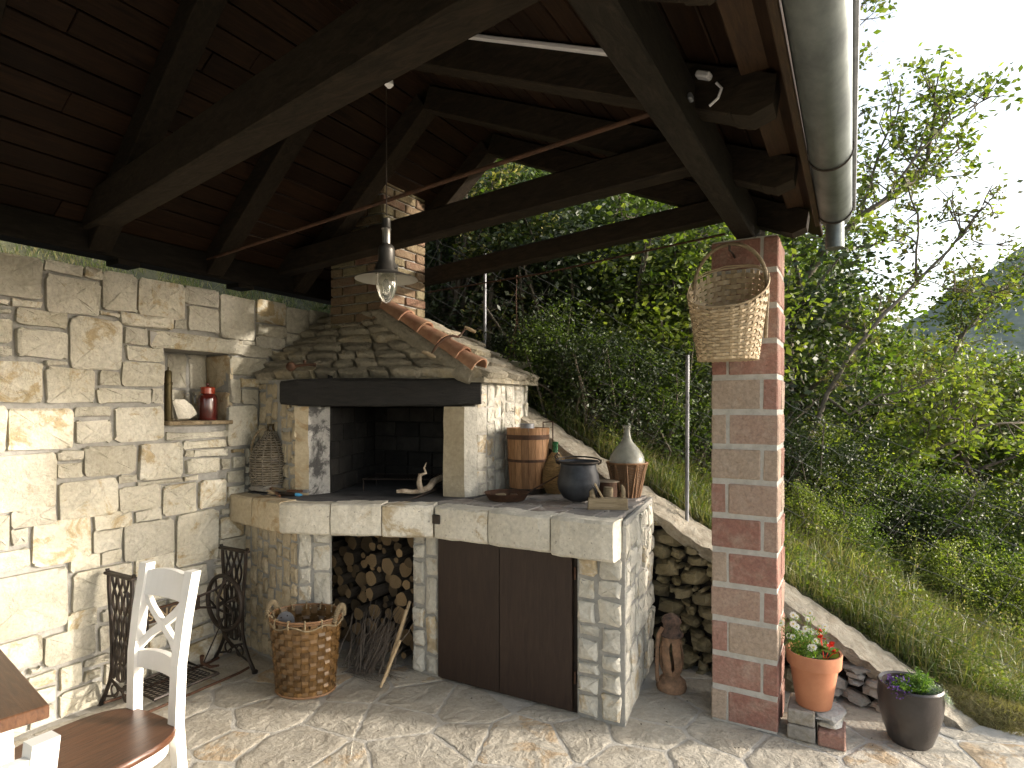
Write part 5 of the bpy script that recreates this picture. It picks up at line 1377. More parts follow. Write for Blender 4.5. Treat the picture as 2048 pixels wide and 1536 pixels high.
for h in heads:
    nr_ = (V3(rg.uniform(-.5, .5), -1.0, rg.uniform(.2, 1.0))+ (V3(CX, 0, 1.5)-h).normalized()*.5).normalized(); s1 = nr_.cross(V3(0, 0, 1)).normalized(); s2 = nr_.cross(s1); m = MB(); rad = rg.uniform(.013, .018)
    for k in range(11):
        a = 2*math.pi*k/11; d = (s1*math.cos(a)+s2*math.sin(a)); tv = nr_.cross(d)*rad*.26
        m._add([h+d*.003, h+d*rad*.7+tv-nr_*.0005, h+d*rad-nr_*.0015, h+d*rad*.7-tv-nr_*.0005], [(0, 1, 2, 3)])
    fo = m.build('flower_head', PETAL, ds)
    MB().tube([h-nr_*.001, h+nr_*.0025], [.0045, .003], 8).build('flower_eye', YEL, fo)
bg_ = thing('begonia', 'small red flowering begonia with broad leaves at the right of the terracotta pot', 'flowers', (3.19, 3.05, tpz+.22))
def leafmesh(c, d, n_, L, W_, mb):
    d = Vector(d).normalized(); s_ = d.cross(Vector(n_)).normalized(); u = s_.cross(d); c = Vector(c)
    P_ = [c, c+d*L*.3+s_*W_*.42+u*L*.05, c+d*L*.65+s_*W_*.45+u*L*.06, c+d*L, c+d*L*.65-s_*W_*.45+u*L*.06, c+d*L*.3-s_*W_*.42+u*L*.05, c+d*L*.5-u*L*.02]
    mb._add(P_, [(0, 1, 6), (1, 2, 6), (2, 3, 6), (3, 4, 6), (4, 5, 6), (5, 0, 6)])
bb = V3(3.185, 3.045, tpz+.22)
for i in range(16):
    a = rg.uniform(0, 6.28); m = MB(); c = bb+V3(rg.uniform(-.03, .03), rg.uniform(-.03, .03), rg.uniform(.01, .07)); leafmesh(c, (math.cos(a), math.sin(a), rg.uniform(-.1, .6)), (0, 0, 1), rg.uniform(.04, .065), rg.uniform(.036, .055), m); m.build('leaf', LF_MID if i % 3 else POTG, bg_)
for (x, y, z, n_) in ((.025, -.01, .085, 10), (-.012, .0, .105, 5), (-.02, .01, .13, 4), (.035, .0, .045, 3)):
    m = MB()
    for k in range(n_): leafmesh(bb+V3(x, y, z), (rg.uniform(-1, 1), rg.uniform(-1, 1), rg.uniform(-.6, 1)), (rg.uniform(-1, 1), 0, 1), rg.uniform(.016, .026), .022, m)
    m.tube([bb, bb+V3(x, y, z)], .0015, 4); m.build('blossom', REDF, bg_)
pf = thing('purple_flowers', 'purple trailing flowers on the left side of the dark glazed pot', 'flowers', (3.47, 3.18, .25))
rg = random.Random(19); fl_ = []; gl = []
for cx_, cy_, cz_, n_ in ((3.450, 3.165, .285, 55), (3.462, 3.125, .262, 60), (3.485, 3.115, .250, 60), (3.49, 3.17, .29, 35)):
    for _ in range(n_):
        c = V3(cx_+rg.gauss(0, .013), cy_+rg.gauss(0, .013), cz_+rg.gauss(0, .010)); 
        for k in range(2):
            d = V3(rg.uniform(-1, 1), rg.uniform(-1, 1), rg.uniform(-1, 1)).normalized()*.0048; s_ = d.cross(V3(rg.uniform(-1, 1), rg.uniform(-1, 1), rg.uniform(-1, 1))).normalized()*.0035; fl_.append([c-d, c+s_, c+d, c-s_])
quads('blossoms', [[tuple(v) for v in L_] for L_ in fl_], PURP, pf)
def tuft(name, parent, c, n_, R_, H_, mat, droop=0, sz=(.008, .014), seed=1):
    rg_ = random.Random(seed); Q = []; m = MB()
    for _ in range(n_):
        a = rg_.uniform(0, 6.28); r_ = R_*rg_.random()**.6; p0 = Vector(c)+V3(rg_.gauss(0, R_*.2), rg_.gauss(0, R_*.2), 0); tip = Vector(c)+V3(math.cos(a)*r_, math.sin(a)*r_, H_*rg_.uniform(.4, 1)*(1-.5*r_/R_)-droop*max(0, r_/R_-.6)); mid = (p0+tip)/2+V3(0, 0, .02); m.tube([p0, mid, tip], .0009, 3)
        for k in range(14):
            t = rg_.uniform(.25, 1); q_ = p0*(1-t)**2+mid*2*t*(1-t)+tip*t*t+V3(rg_.gauss(0, .006), rg_.gauss(0, .006), rg_.gauss(0, .005)); d = V3(rg_.uniform(-1, 1), rg_.uniform(-1, 1), rg_.uniform(-.3, 1)).normalized()*rg_.uniform(*sz)*.5; s_ = d.cross(V3(rg_.uniform(-1, 1), rg_.uniform(-1, 1), rg_.uniform(-1, 1))).normalized()*sz[0]*.28; Q.append([tuple(v) for v in (q_-d, q_+s_, q_+d, q_-s_)])
    m.build('stems', mat, parent); quads(name, Q, mat, parent)
tuft('leaves', pf, (3.475, 3.16, .235), 40, .05, .09, POTG, seed=2)
gt = thing('feathery_herb', 'feathery bright green herb filling the middle of the dark pot', 'plant', (3.545, 3.23, .23))
tuft('leaves', gt, (3.55, 3.22, .232), 110, .085, .12, POTG, .02, (.008, .016), 3)
gt2 = thing('silver_trailer', 'silvery trailing plant spilling over the right rim of the dark pot', 'plant', (3.63, 3.24, .23))
tuft('leaves', gt2, (3.61, 3.215, .23), 80, .065, .06, SILV, .10, (.006, .011), 4)
# ================================================================== vegetation
NP = np.random.default_rng(7)
def leaf_arr(C, size, wr=.45, g=NP, up=.35):
    """C (N,3) centres -> (N,4,3) folded-diamond leaves"""
    N = len(C); d = g.normal(size=(N, 3)); d[:, 2] *= .6; d /= np.linalg.norm(d, axis=1)[:, None]
    n_ = g.normal(size=(N, 3)); n_[:, 2] += up*2; s_ = np.cross(d, n_); s_ /= np.linalg.norm(s_, axis=1)[:, None]+1e-9
    L = size[0]+(size[1]-size[0])*g.random((N, 1)); w_ = L*wr*.5*(.8+.4*g.random((N, 1)))
    return np.stack([C-d*L*.5, C+s_*w_-d*L*.05, C+d*L*.5, C-s_*w_-d*L*.05], axis=1)
def needle_arr(C, L, w_, g=NP):
    N = len(C); d = g.normal(size=(N, 3)); d /= np.linalg.norm(d, axis=1)[:, None]; s_ = np.cross(d, g.normal(size=(N, 3))); s_ /= np.linalg.norm(s_, axis=1)[:, None]
    return np.stack([C-s_*w_, C+s_*w_, C+d*L*(.6+.6*g.random((N, 1)))], axis=1)
bush_protos = {}
def bush_mesh(key, mat, seed, n=8500, size=(.028, .055), ncl=70, sig=.13, wr=.5):
    if key in bush_protos: return bush_protos[key]
    g = np.random.default_rng(seed); dirs = g.normal(size=(ncl, 3)); dirs /= np.linalg.norm(dirs, axis=1)[:, None]
    rad = g.random((ncl, 1))**.45*(.70+.32*g.random((ncl, 1))); cc = dirs*rad*np.array([1, 1, 1.0]); cc[:, 2] = cc[:, 2]*.95+1.0
    cc = cc[cc[:, 2] > .08]; k = g.integers(0, len(cc), n); rr = sig*(.6+.9*g.random((len(cc), 1)))
    P_ = cc[k]+g.normal(size=(n, 3))*rr[k]*np.array([1, 1, .7])
    V = leaf_arr(P_, size, wr, g)
    o = quads('foliage', V, mat); me = o.data; bpy.data.objects.remove(o)
    m = MB(); rg = random.Random(seed)
    for _ in range(22):
        c = Vector(cc[rg.randrange(len(cc))]); b0 = V3(rg.uniform(-.12, .12), rg.uniform(-.12, .12), -.3); md = c*.45+V3(rg.uniform(-.2, .2), rg.uniform(-.2, .2), rg.uniform(0, .2))
        m.tube([b0, md*.6+b0*.4, md, c*.8+md*.2, c], [.03, .024, .016, .010, .004], 5)
        for _k in range(3): q_ = md.lerp(c, rg.random()); m.tube([q_, q_+V3(rg.uniform(-.2, .2), rg.uniform(-.2, .2), rg.uniform(-.1, .25))], [.006, .002], 3)
    st = bpy.data.meshes.new('stems'); st.from_pydata([tuple(v) for v in m.v], [], m.f); st.materials.append(BARKG); st.update()
    bush_protos[key] = (me, st); return bush_protos[key]
KINDS = {
 'dark': (LF_DARK, 'dark green'), 'mid': (LF_MID, 'mid green'), 'fresh': (LF_YEL, 'fresh yellow-green'), 'olive': (LF_OLI, 'olive green')}
def bush(px, dep, r, kind, var, group, label, sx=1, zoff=0):
    u = ray(px, Y0); p = Vector((CX, 0, 0))+Vector((u.x, u.y, 0))*dep; z = terr(p.x, p.y)
    mat = KINDS[kind][0]; me, st = bush_mesh((kind, var), mat, hash((kind, var)) % 1000 if False else (sum(map(ord, kind))*7+var*13), size=(.036, .070) if kind != 'dark' else (.034, .064), n=7000 if kind != 'dark' else 8500)
    t = thing('bush', label, 'bush', (p.x, p.y, z-.1+zoff), rng_b.uniform(0, 6.28), group); t.scale = (r*sx, r*sx, r)
    link('foliage', me, t); link('stems', st, t)['kind'] = 'stuff'; return t
rng_b = random.Random(99)
grp = 'bushes covering the hillside behind the fence'
spots = []; used_lb = {}
for px, dep, r, k in ((835, 6.2, 1.25, 'dark'), (905, 5.4, .95, 'dark'), (960, 7.4, 1.5, 'dark'), (1010, 5.8, 1.1, 'mid'), (1075, 5.2, .95, 'dark'), (1120, 6.8, 1.4, 'dark'), (1180, 5.3, 1.05, 'dark'), (1235, 6.2, 1.35, 'mid'),
    (1290, 5.0, .95, 'fresh'), (1330, 6.6, 1.45, 'dark'), (1385, 5.2, 1.1, 'fresh'), (1420, 6.4, 1.4, 'mid'), (1480, 5.6, 1.25, 'dark'), (1530, 6.8, 1.4, 'mid'),
    (1590, 6.0, 1.05, 'dark'), (1640, 7.0, 1.35, 'mid'), (1690, 6.0, .95, 'mid'), (1745, 7.0, 1.2, 'olive'), (1800, 6.2, .95, 'fresh'), (1850, 7.4, 1.25, 'fresh'), (1905, 6.2, 1.0, 'olive'), (1965, 7.2, 1.25, 'olive'), (2020, 6.0, 1.05, 'mid'), (2085, 6.8, 1.3, 'dark'), (2150, 5.8, 1.1, 'mid'),
    (1065, 4.35, .42, 'dark'), (1115, 4.3, .46, 'mid'), (1165, 4.25, .50, 'dark'), (1215, 4.3, .50, 'dark'), (1262, 4.35, .52, 'mid'), (1310, 4.5, .55, 'dark'), (1360, 4.7, .55, 'mid'), (1405, 4.8, .6, 'dark'),
    (1590, 4.6, .50, 'dark'), (1650, 4.8, .5, 'fresh'), (1715, 4.8, .5, 'dark'), (1780, 4.9, .55, 'mid'), (1850, 4.8, .55, 'dark'), (1925, 4.9, .55, 'fresh'), (2000, 4.8, .6, 'dark'), (2075, 4.8, .6, 'mid'),
    (1612, 4.25, .30, 'fresh'), (1705, 4.3, .30, 'mid'), (1885, 4.25, .33, 'fresh'), (1965, 4.35, .36, 'mid'), (2050, 4.15, .38, 'fresh'),
    (800, 9, 2.0, 'dark'), (880, 10, 2.1, 'olive'), (960, 9.5, 1.9, 'dark'), (1050, 9.6, 2.0, 'dark'), (1150, 9.3, 1.9, 'mid'), (1250, 9.5, 2.0, 'dark'), (1350, 9.4, 1.9, 'dark'), (1450, 9.8, 2.0, 'mid'),
    (1560, 10, 1.7, 'dark'), (1650, 10.5, 1.5, 'mid'), (1740, 11, 1.35, 'fresh'), (1830, 10.5, 1.35, 'dark'), (1910, 11, 1.4, 'fresh'), (1995, 10, 1.5, 'mid'), (2080, 10.5, 1.7, 'fresh'),
    (700, 13, 3, 'dark'), (850, 14, 3, 'dark'), (1000, 13.5, 3, 'dark'), (1150, 14, 3, 'dark'), (1300, 14, 3, 'dark'), (1450, 14, 2.6, 'dark'), (1600, 15, 1.7, 'dark'), (1750, 16, 1.5, 'dark'), (1900, 16, 1.5, 'mid'), (2050, 15, 1.7, 'dark')):
    i = len(spots); spots.append(px)
    near_ = dep < 5.4 and (px < 1420 and dep < 4.9 or r < .7)
    lm_ = [(900, 'beside the chimney'), (1010, 'under the gable peak'), (1100, 'above the hood eave'), (1210, 'above the barrel and cauldron'), (1320, 'behind the thin steel post'), (1440, 'behind the hanging basket'), (1560, 'hidden mostly by the pillar'), (1660, 'just right of the pillar'), (1760, 'above the terracotta pot'), (1860, 'above the dark pot'), (1960, 'below the far mountain'), (9999, 'at the right edge')]
    seen_ = [t for lim, t in lm_ if px < lim][0]
    lb = {'dark': 'dense dark green bush', 'mid': 'mid green leafy bush', 'fresh': 'bright yellow-green leafy bush', 'olive': 'dull olive green bush'}[k]+(' growing low against the fence, ' if near_ else ' close behind the fence, ' if dep < 6.5 else ' further up the slope, ' if dep < 9 else ' in the back row, ' if dep < 12 else ' in the farthest row, ')+seen_
    bo = bush(px, dep, r, k, i % 3 if k == 'dark' else i % 2, grp, lb)
    if lb in used_lb: bo['label'] = 'right-hand '+lb; used_lb[lb]['label'] = 'left-hand '+lb
    used_lb[lb] = bo

# ---- leafy trees traced as branches in depth
def tree(name, label, paths, ntw, tl, nleaf, lsize, mats, seed, seeds=0, barkm=BARKG, spread=.045, side_leaf=True):
    rg = random.Random(seed); b0 = paths[0][0][0]; t = thing(name, label, 'tree', tuple(atd(*paths[0][0][0])))
    trunk = MB(); tips = []; tw = MB()
    for pts, rad in paths:
        P_ = [atd(*p) for p in pts]
        Q = []  # smooth
        for i in range(len(P_)-1):
            for s_ in (0, .5): Q.append(P_[i].lerp(P_[i+1], s_)+V3(rg.uniform(-.008, .008), rg.uniform(-.008, .008), rg.uniform(-.008, .008)))
        Q.append(P_[-1]); n = len(Q); trunk.tube(Q, [rad[0]+(rad[1]-rad[0])*i/(n-1) for i in range(n)], 7)
        L = sum((Q[i+1]-Q[i]).length for i in range(n-1))
        for _ in range(int(ntw*L)):
            k = rg.uniform(.12, 1)*(n-1); i = int(min(k, n-2)); p = Q[i].lerp(Q[i+1], k-i); ax = (Q[i+1]-Q[i]).normalized()
            d = (V3(rg.gauss(0, 1), rg.gauss(0, 1), rg.gauss(.3, 1)).normalized()+ax*.5).normalized(); l = tl*rg.uniform(.4, 1.1)
            pp_ = [p]; dd = d.copy()
            for s_ in range(3):
                dd = (dd+V3(rg.gauss(0, .25), rg.gauss(0, .25), rg.gauss(.1, .25))).normalized(); pp_.append(pp_[-1]+dd*l/3)
            tw.tube(pp_, [.0075, .0058, .004, .002], 4); tips += [pp_[2], pp_[3], pp_[3]]
            for _k in range(3):
                j = rg.choice((1, 2, 2)); q_ = pp_[j].lerp(pp_[j+1], rg.random()); e = q_+(dd+V3(rg.gauss(0, .7), rg.gauss(0, .7), rg.gauss(0, .7))).normalized()*l*rg.uniform(.25, .5)
                tw.tube([q_, q_.lerp(e, .5)+V3(0, 0, .01), e], [.0025, .0018, .001], 3); tips += [e, q_.lerp(e, .6)]
    trunk.build('trunk', barkm, t, 'all'); tw.build('twigs', TWIG, t)['kind'] = 'stuff'
    T = np.array([tuple(p) for p in tips]); g = np.random.default_rng(seed)
    for j, mt_ in enumerate(mats):
        n = nleaf//len(mats); k = g.integers(0, len(T), n); V = leaf_arr(T[k]+g.normal(size=(n, 3))*spread, lsize, .5, g); quads('foliage', V, mt_, t)
    if seeds:
        k = g.integers(0, len(T), seeds); C = np.repeat(T[k], 26, axis=0)+g.normal(size=(seeds*26, 3))*.017; quads('seed_clusters', leaf_arr(C, (.010, .020), .6, g), LF_BRN, t)
    return t
tree('leafy_tree', 'leaning grey-barked tree with fresh green leaves rising right of the pillar against the sky',
     [([(1585, 1040, 5.6), (1578, 800, 5.6), (1577, 660, 5.6), (1598, 580, 5.6), (1650, 500, 5.55), (1720, 430, 5.5), (1800, 385, 5.5), (1855, 320, 5.5), (1872, 225, 5.5), (1868, 180, 5.5)], (.055, .008)),
      ([(1598, 580, 5.6), (1588, 500, 5.5), (1584, 420, 5.4)], (.026, .010)), ([(1640, 515, 5.6), (1660, 440, 5.8), (1690, 330, 5.8), (1700, 200, 5.8), (1705, 80, 5.8), (1700, 0, 5.8)], (.018, .005)),
      ([(1700, 450, 5.5), (1770, 400, 5.4), (1840, 300, 5.4), (1900, 240, 5.4), (1985, 190, 5.4)], (.018, .004)), ([(1577, 660, 5.6), (1640, 640, 5.4), (1720, 660, 5.3), (1790, 600, 5.2)], (.022, .006)),
      ([(1720, 430, 5.5), (1760, 300, 5.7), (1790, 240, 5.7), (1800, 210, 5.7)], (.014, .004)), ([(1800, 385, 5.5), (1880, 330, 5.6), (1930, 290, 5.6)], (.012, .004)), ([(1650, 500, 5.5), (1740, 490, 5.4), (1800, 480, 5.4)], (.014, .005))],
     15, .42, 4300, (.042, .088), (LF_MID, LF_YEL, LF_YEL), 5, 60)
tree('sapling', 'thin bare-topped sapling slanting up to the right in front of the bushes',
     [([(1572, 1010, 4.7), (1592, 930, 4.7), (1632, 850, 4.7), (1652, 790, 4.7), (1700, 712, 4.7), (1765, 632, 4.7), (1832, 568, 4.7), (1895, 500, 4.7), (1935, 455, 4.7), (1965, 415, 4.7), (1985, 370, 4.7)], (.026, .004)),
      ([(1832, 568, 4.7), (1833, 500, 4.7), (1836, 430, 4.7), (1815, 380, 4.7), (1800, 340, 4.7)], (.010, .003)), ([(1925, 470, 4.7), (1900, 400, 4.7), (1870, 370, 4.7)], (.006, .002)),
      ([(1925, 490, 4.7), (1990, 490, 4.7), (2010, 492, 4.7)], (.004, .002)), ([(1920, 500, 4.7), (1960, 560, 4.7), (1995, 600, 4.7)], (.004, .002)), ([(1850, 560, 4.7), (1900, 580, 4.7), (1960, 585, 4.7)], (.004, .002)),
      ([(1652, 795, 4.7), (1700, 830, 4.6), (1760, 790, 4.6), (1840, 775, 4.5), (1900, 735, 4.5)], (.012, .003))],
     11, .20, 1100, (.032, .065), (LF_YEL, LF_OLI), 6, 55)
tree('crooked_branch', 'long crooked grey branch reaching right from behind the pillar foot through the bushes',
     [([(1568, 985, 4.9), (1620, 988, 4.9), (1690, 975, 4.9), (1750, 955, 4.9), (1802, 948, 4.9), (1845, 905, 4.9), (1900, 885, 4.8), (1960, 850, 4.8), (2060, 845, 4.8)], (.024, .008)),
      ([(1848, 905, 4.9), (1852, 870, 4.8), (1900, 835, 4.8), (1925, 800, 4.8)], (.014, .005)), ([(1802, 948, 4.9), (1830, 900, 5.0), (1880, 860, 5.0)], (.01, .004))],
     18, .36, 2600, (.038, .075), (LF_YEL, LF_YEL), 7)
tree('forked_tree', 'dark forked trunk with lichen at the far right behind the wire fence',
     [([(2055, 1200, 5.4), (2040, 1100, 5.4), (1995, 1050, 5.4), (1965, 1000, 5.4), (1945, 950, 5.4), (1915, 900, 5.4), (1900, 840, 5.4)], (.05, .014)),
      ([(2060, 1130, 5.5), (2020, 1040, 5.5), (1985, 1000, 5.5), (1955, 940, 5.5)], (.025, .012)), ([(1948, 945, 5.4), (1995, 925, 5.4), (2060, 900, 5.4)], (.018, .008)), ([(1850, 1055, 5.5), (1930, 1048, 5.5), (2060, 1058, 5.5)], (.014, .012))],
     9, .4, 2200, (.028, .05), (LF_MID, LF_OLI), 8, barkm=BARK)
tree('green_bough', 'light green leafy bough slanting across the far mountain at the right edge',
     [([(1900, 720, 6.6), (1925, 668, 6.6), (1960, 630, 6.6), (2010, 580, 6.6), (2080, 520, 6.6)], (.022, .010)), ([(1960, 840, 6.4), (2010, 830, 6.4), (2060, 800, 6.4)], (.02, .01))],
     26, .55, 4200, (.038, .07), (LF_MID, LF_YEL), 9)
tree('young_tree', 'bright leafed young tree with bare crooked stems just left of the pillar top',
     [([(1420, 760, 4.9), (1380, 690, 4.9), (1352, 640, 4.9), (1347, 580, 4.9), (1350, 500, 4.9), (1330, 430, 4.9)], (.022, .008)), ([(1350, 640, 4.9), (1300, 610, 4.9), (1230, 600, 4.9)], (.012, .005)),
      ([(1310, 520, 5.2), (1260, 470, 5.2), (1240, 400, 5.2), (1246, 360, 5.2)], (.016, .006)), ([(1350, 520, 4.9), (1400, 480, 4.8), (1440, 440, 4.8)], (.012, .004))],
     24, .36, 3600, (.038, .076), (LF_MID, LF_MID), 10)
tree('flowering_shrub', 'tall shrub topped with yellowish flower clusters seen through the gable',
     [([(975, 720, 5.0), (985, 560, 5.0), (975, 450, 5.0), (985, 360, 5.0)], (.025, .008)), ([(980, 560, 5.0), (930, 480, 5.0), (905, 430, 5.0)], (.012, .005)), ([(980, 520, 5.0), (1040, 470, 5.0), (1070, 420, 5.0)], (.012, .005))],
     22, .34, 5200, (.03, .06), (LF_DARK, LF_FLW, LF_MID), 12)
def pine(px, dep, h, seed, label):
    u = ray(px, Y0); p = Vector((CX, 0, 0))+Vector((u.x, u.y, 0))*dep; z = terr(p.x, p.y); t = thing('pine_tree', label, 'tree', (p.x, p.y, z), 0, 'pines on the slope')
    g = np.random.default_rng(seed); rg = random.Random(seed); m = MB(); m.tube([p+V3(0, 0, z-.2), p+V3(0, 0, z+h)], [.09, .02], 8); m.build('trunk', BARK, t, True)
    br_ = MB(); T = []
    for _ in range(90):
        zz = rg.uniform(.12, 1)*h; a = rg.uniform(0, 6.28); L = (1.15-.8*zz/h)*rg.uniform(.5, 1)*h*.33; s = p+V3(0, 0, z+zz); e = s+V3(math.cos(a)*L, math.sin(a)*L, L*rg.uniform(-.05, .35)); br_.tube([s, s.lerp(e, .5)+V3(0, 0, -.03), e], [.018, .011, .004], 4)
        for k in range(11): q_ = s.lerp(e, rg.uniform(.3, 1)); T.append(tuple(q_+V3(rg.gauss(0, .09), rg.gauss(0, .09), rg.gauss(.03, .06))))
    br_.build('branches', BARK, t); T = np.array(T); C = np.repeat(T, 17, axis=0); quads('needles', needle_arr(C, .105, .0022, g), PINEN, t, 3)
for px, dep, h, sd2, lb in ((905, 7.0, 3.1, 31, 'bluish pine beside the chimney, seen above the lowest tie beam'), (1130, 7.6, 4.3, 32, 'tall bluish pine in the middle of the gable opening'), (1260, 8.2, 3.9, 33, 'dark pine behind the young tree left of the pillar'), (1040, 9.2, 4.2, 34, 'far pine at the peak of the gable opening')):
    pine(px, dep, h, sd2, lb)
# tree outside the picture on the sun side, added to cast dappled shade on wall, chimney and hood
t = thing('dapple_tree', 'broad leafy tree added out of view at the right to dapple the sunlight', 'tree', (7.3, 5.3, terr(7.3, 5.3)))
P0 = Vector((7.3, 5.3, terr(7.3, 5.3)-.1)); m = MB(); m.tube([P0, P0+V3(.05, 0, 1.6), P0+V3(0, .05, 3.2), P0+V3(.1, .1, 4.4)], [.12, .09, .05, .02], 8); g = np.random.default_rng(5)
cc = np.array([7.3, 5.55, 3.1])+g.normal(size=(70, 3))*np.array([.6, .75, .85]); rg = random.Random(5)
for c in cc: m.tube([P0+V3(.02, .02, rg.uniform(1.6, 3.4)), Vector(c)], [.02, .005], 5)
m.build('trunk', BARK, t, True); k = g.integers(0, 70, 6500); quads('foliage', leaf_arr(cc[k]+g.normal(size=(6500, 3))*.15, (.05, .09), .55, g), LF_MID, t)

# ---- grass and ground cover
def blades(name, label, n, amin, amax, bmin, bmax, h, wd, mat, seed, lean=.5, dens=None):
    g = np.random.default_rng(seed); A_ = g.uniform(amin, amax, n); B_ = bmin+(bmax-bmin)*g.random(n)**(dens or 1)
    keep = (np.sin(A_*5+1)+np.sin(B_*7)+np.sin(A_*11+B_*9)+g.normal(size=n)*1.1) > -.8; A_, B_ = A_[keep], B_[keep]
    Z_ = np.array([terr(a, b) for a, b in zip(A_, B_)]); N = len(A_); H_ = h[0]+(h[1]-h[0])*g.random((N, 1))**1.6; H_ *= (.6+.5*(1+np.sin(A_*3.1+B_*2.3))[:, None]*.5+.1)
    P_ = np.stack([A_, B_, Z_-.01], 1); an = g.uniform(0, 6.28, N); s_ = np.stack([np.cos(an), np.sin(an), 0*an], 1)*wd
    ln = g.normal(size=(N, 3))*lean; ln[:, 2] = 0
    mid = P_+(ln*.25+[0, 0, .62])*H_; tip = P_+(ln+[0, 0, .85])*H_
    V = np.stack([P_-s_, P_+s_, mid+s_*.75, mid-s_*.75, tip+s_*.1, tip-s_*.1], 1).reshape(-1, 3).astype(np.float32)
    me = bpy.data.meshes.new(name); me.vertices.add(N*6); me.vertices.foreach_set('co', V.ravel()); me.loops.add(N*8); me.polygons.add(N*2)
    ix = (np.arange(N)[:, None]*6+np.array([0, 1, 2, 3, 3, 2, 4, 5])[None]).astype(np.int32); me.loops.foreach_set('vertex_index', ix.ravel())
    me.polygons.foreach_set('loop_start', np.arange(0, N*8, 4, dtype=np.int32)); me.polygons.foreach_set('loop_total', np.full(N*2, 4, dtype=np.int32)); me.materials.append(mat); me.update(calc_edges=True)
    return stuff(link(name, me), label, 'grass')
blades('grass', 'long green grass on the slope behind the concrete cap', 30000, 1.2, 5.6, 3.74, 6.0, (.04, .30), .0036, GRASSM, 1, .6, 1.3)
blades('dry_grass', 'pale dry grass along the upper edge of the concrete cap', 26000, 1.6, 5.4, 3.73, 5.2, (.04, .22), .0028, DRYG, 2, .8)
g = np.random.default_rng(44); n = 60000; A_ = g.uniform(1.8, 5.6, n); B_ = 3.74+2.4*g.random(n)**1.3; kk = (np.sin(A_*4)+np.sin(B_*5+A_*2)+g.normal(size=n)*.7) > -.2; A_, B_ = A_[kk], B_[kk]
Zs = np.array([terr(a, b) for a, b in zip(A_, B_)])+g.random(len(A_))**1.5*(.10+.12*(np.sin(A_*6+B_*4) > .1))
stuff(quads('ground_cover', leaf_arr(np.stack([A_, B_, Zs], 1), (.010, .034), .5, g), LF_YEL), 'small leafy weeds covering the slope among the grass', 'weeds')
blades('hill_grass', 'rough grass on the bank seen over the top of the stone wall', 26000, -4.6, -2.1, .0, 6.5, (.04, .16), .004, GRASSM, 3, .6)
blades('dry_bank_grass', 'dry stalks on the bank above the stone wall', 22000, -4.6, -2.1, .0, 6.5, (.04, .14), .004, DRYG, 4, .8)
# tall stalks
rg = random.Random(50); m = MB(); Q = []
for _ in range(46):
    a = rg.uniform(2.9, 5.2); b = rg.uniform(3.85, 5.4); z = terr(a, b); h = rg.uniform(.22, .5); tip = V3(a+rg.gauss(0, .05), b, z+h); m.tube([(a, b, z), ((a+tip.x)/2, b, z+h*.55), tip], [.0022, .0018, .001], 4)
    for k in range(16):
        c = V3(a, b, z).lerp(tip, rg.uniform(.55, 1))+V3(rg.gauss(0, .012), rg.gauss(0, .012), 0); Q.append(tuple(c))
m.build('tall_stalks', LF_YEL); so2 = [o for o in bpy.data.objects if o.name.startswith('tall_stalks')][0]; stuff(so2, 'tall thin seed stalks rising out of the slope grass', 'stalks')
stuff(quads('seed_heads', leaf_arr(np.array(Q), (.012, .024), .5, g), DRYG), 'pale seed heads on the tall stalks', 'seed heads')
# broad-leaved plant and iris
def big_leaf_plant(px, py, dep, label, n, L, W_, seed, blade=False, mt=LF_YEL):
    u = ray(px, Y0); p = Vector((CX, 0, 0))+Vector((u.x, u.y, 0))*dep; p.z = terr(p.x, p.y); t = thing('broad_leaf_plant' if not blade else 'iris_plant', label, 'plant', tuple(p)); rg = random.Random(seed)
    for k in range(n):
        a = 2*math.pi*k/n+rg.uniform(-.3, .3); el = rg.uniform(.5, 1.1) if not blade else rg.uniform(1.1, 1.5); d = V3(math.cos(a)*math.cos(el), math.sin(a)*math.cos(el), math.sin(el)); s_ = d.cross(V3(0, 0, 1)).normalized(); l = L*rg.uniform(.7, 1.1); w_ = W_*rg.uniform(.7, 1.1)
        m = MB(); ctr = []; ns = 8
        for i in range(ns+1):
            tt = i/ns; c = p+d*l*tt+V3(math.cos(a), math.sin(a), -1.2)*l*(.32 if not blade else .18)*tt**2.2
            ww = w_*math.sin(math.pi*min(tt*.93+.05, 1))**.6*(1 if not blade else (1-tt*.6)); ctr.append((c, ww))
        vs = []
        for c, ww in ctr:
            rip = rg.uniform(-.004, .004); vs += [c-s_*ww+V3(0, 0, .3*ww+rip), c, c+s_*ww+V3(0, 0, .3*ww-rip)]
        F = []
        for i in range(ns): F += [(i*3, i*3+1, i*3+4, i*3+3), (i*3+1, i*3+2, i*3+5, i*3+4)]
        m._add(vs, F); m.build('leaf', mt, t, 'all')
big_leaf_plant(1800, 1200, 3.9, 'broad pale green leaves of a burdock among the slope grass', 7, .20, .055, 1)
big_leaf_plant(1775, 1180, 4.3, 'smaller broad-leaved plant right behind the big burdock', 5, .16, .045, 2)
big_leaf_plant(2010, 1340, 3.15, 'grey-green iris with stiff sword leaves at the right edge', 6, .24, .014, 3, True, SILV)
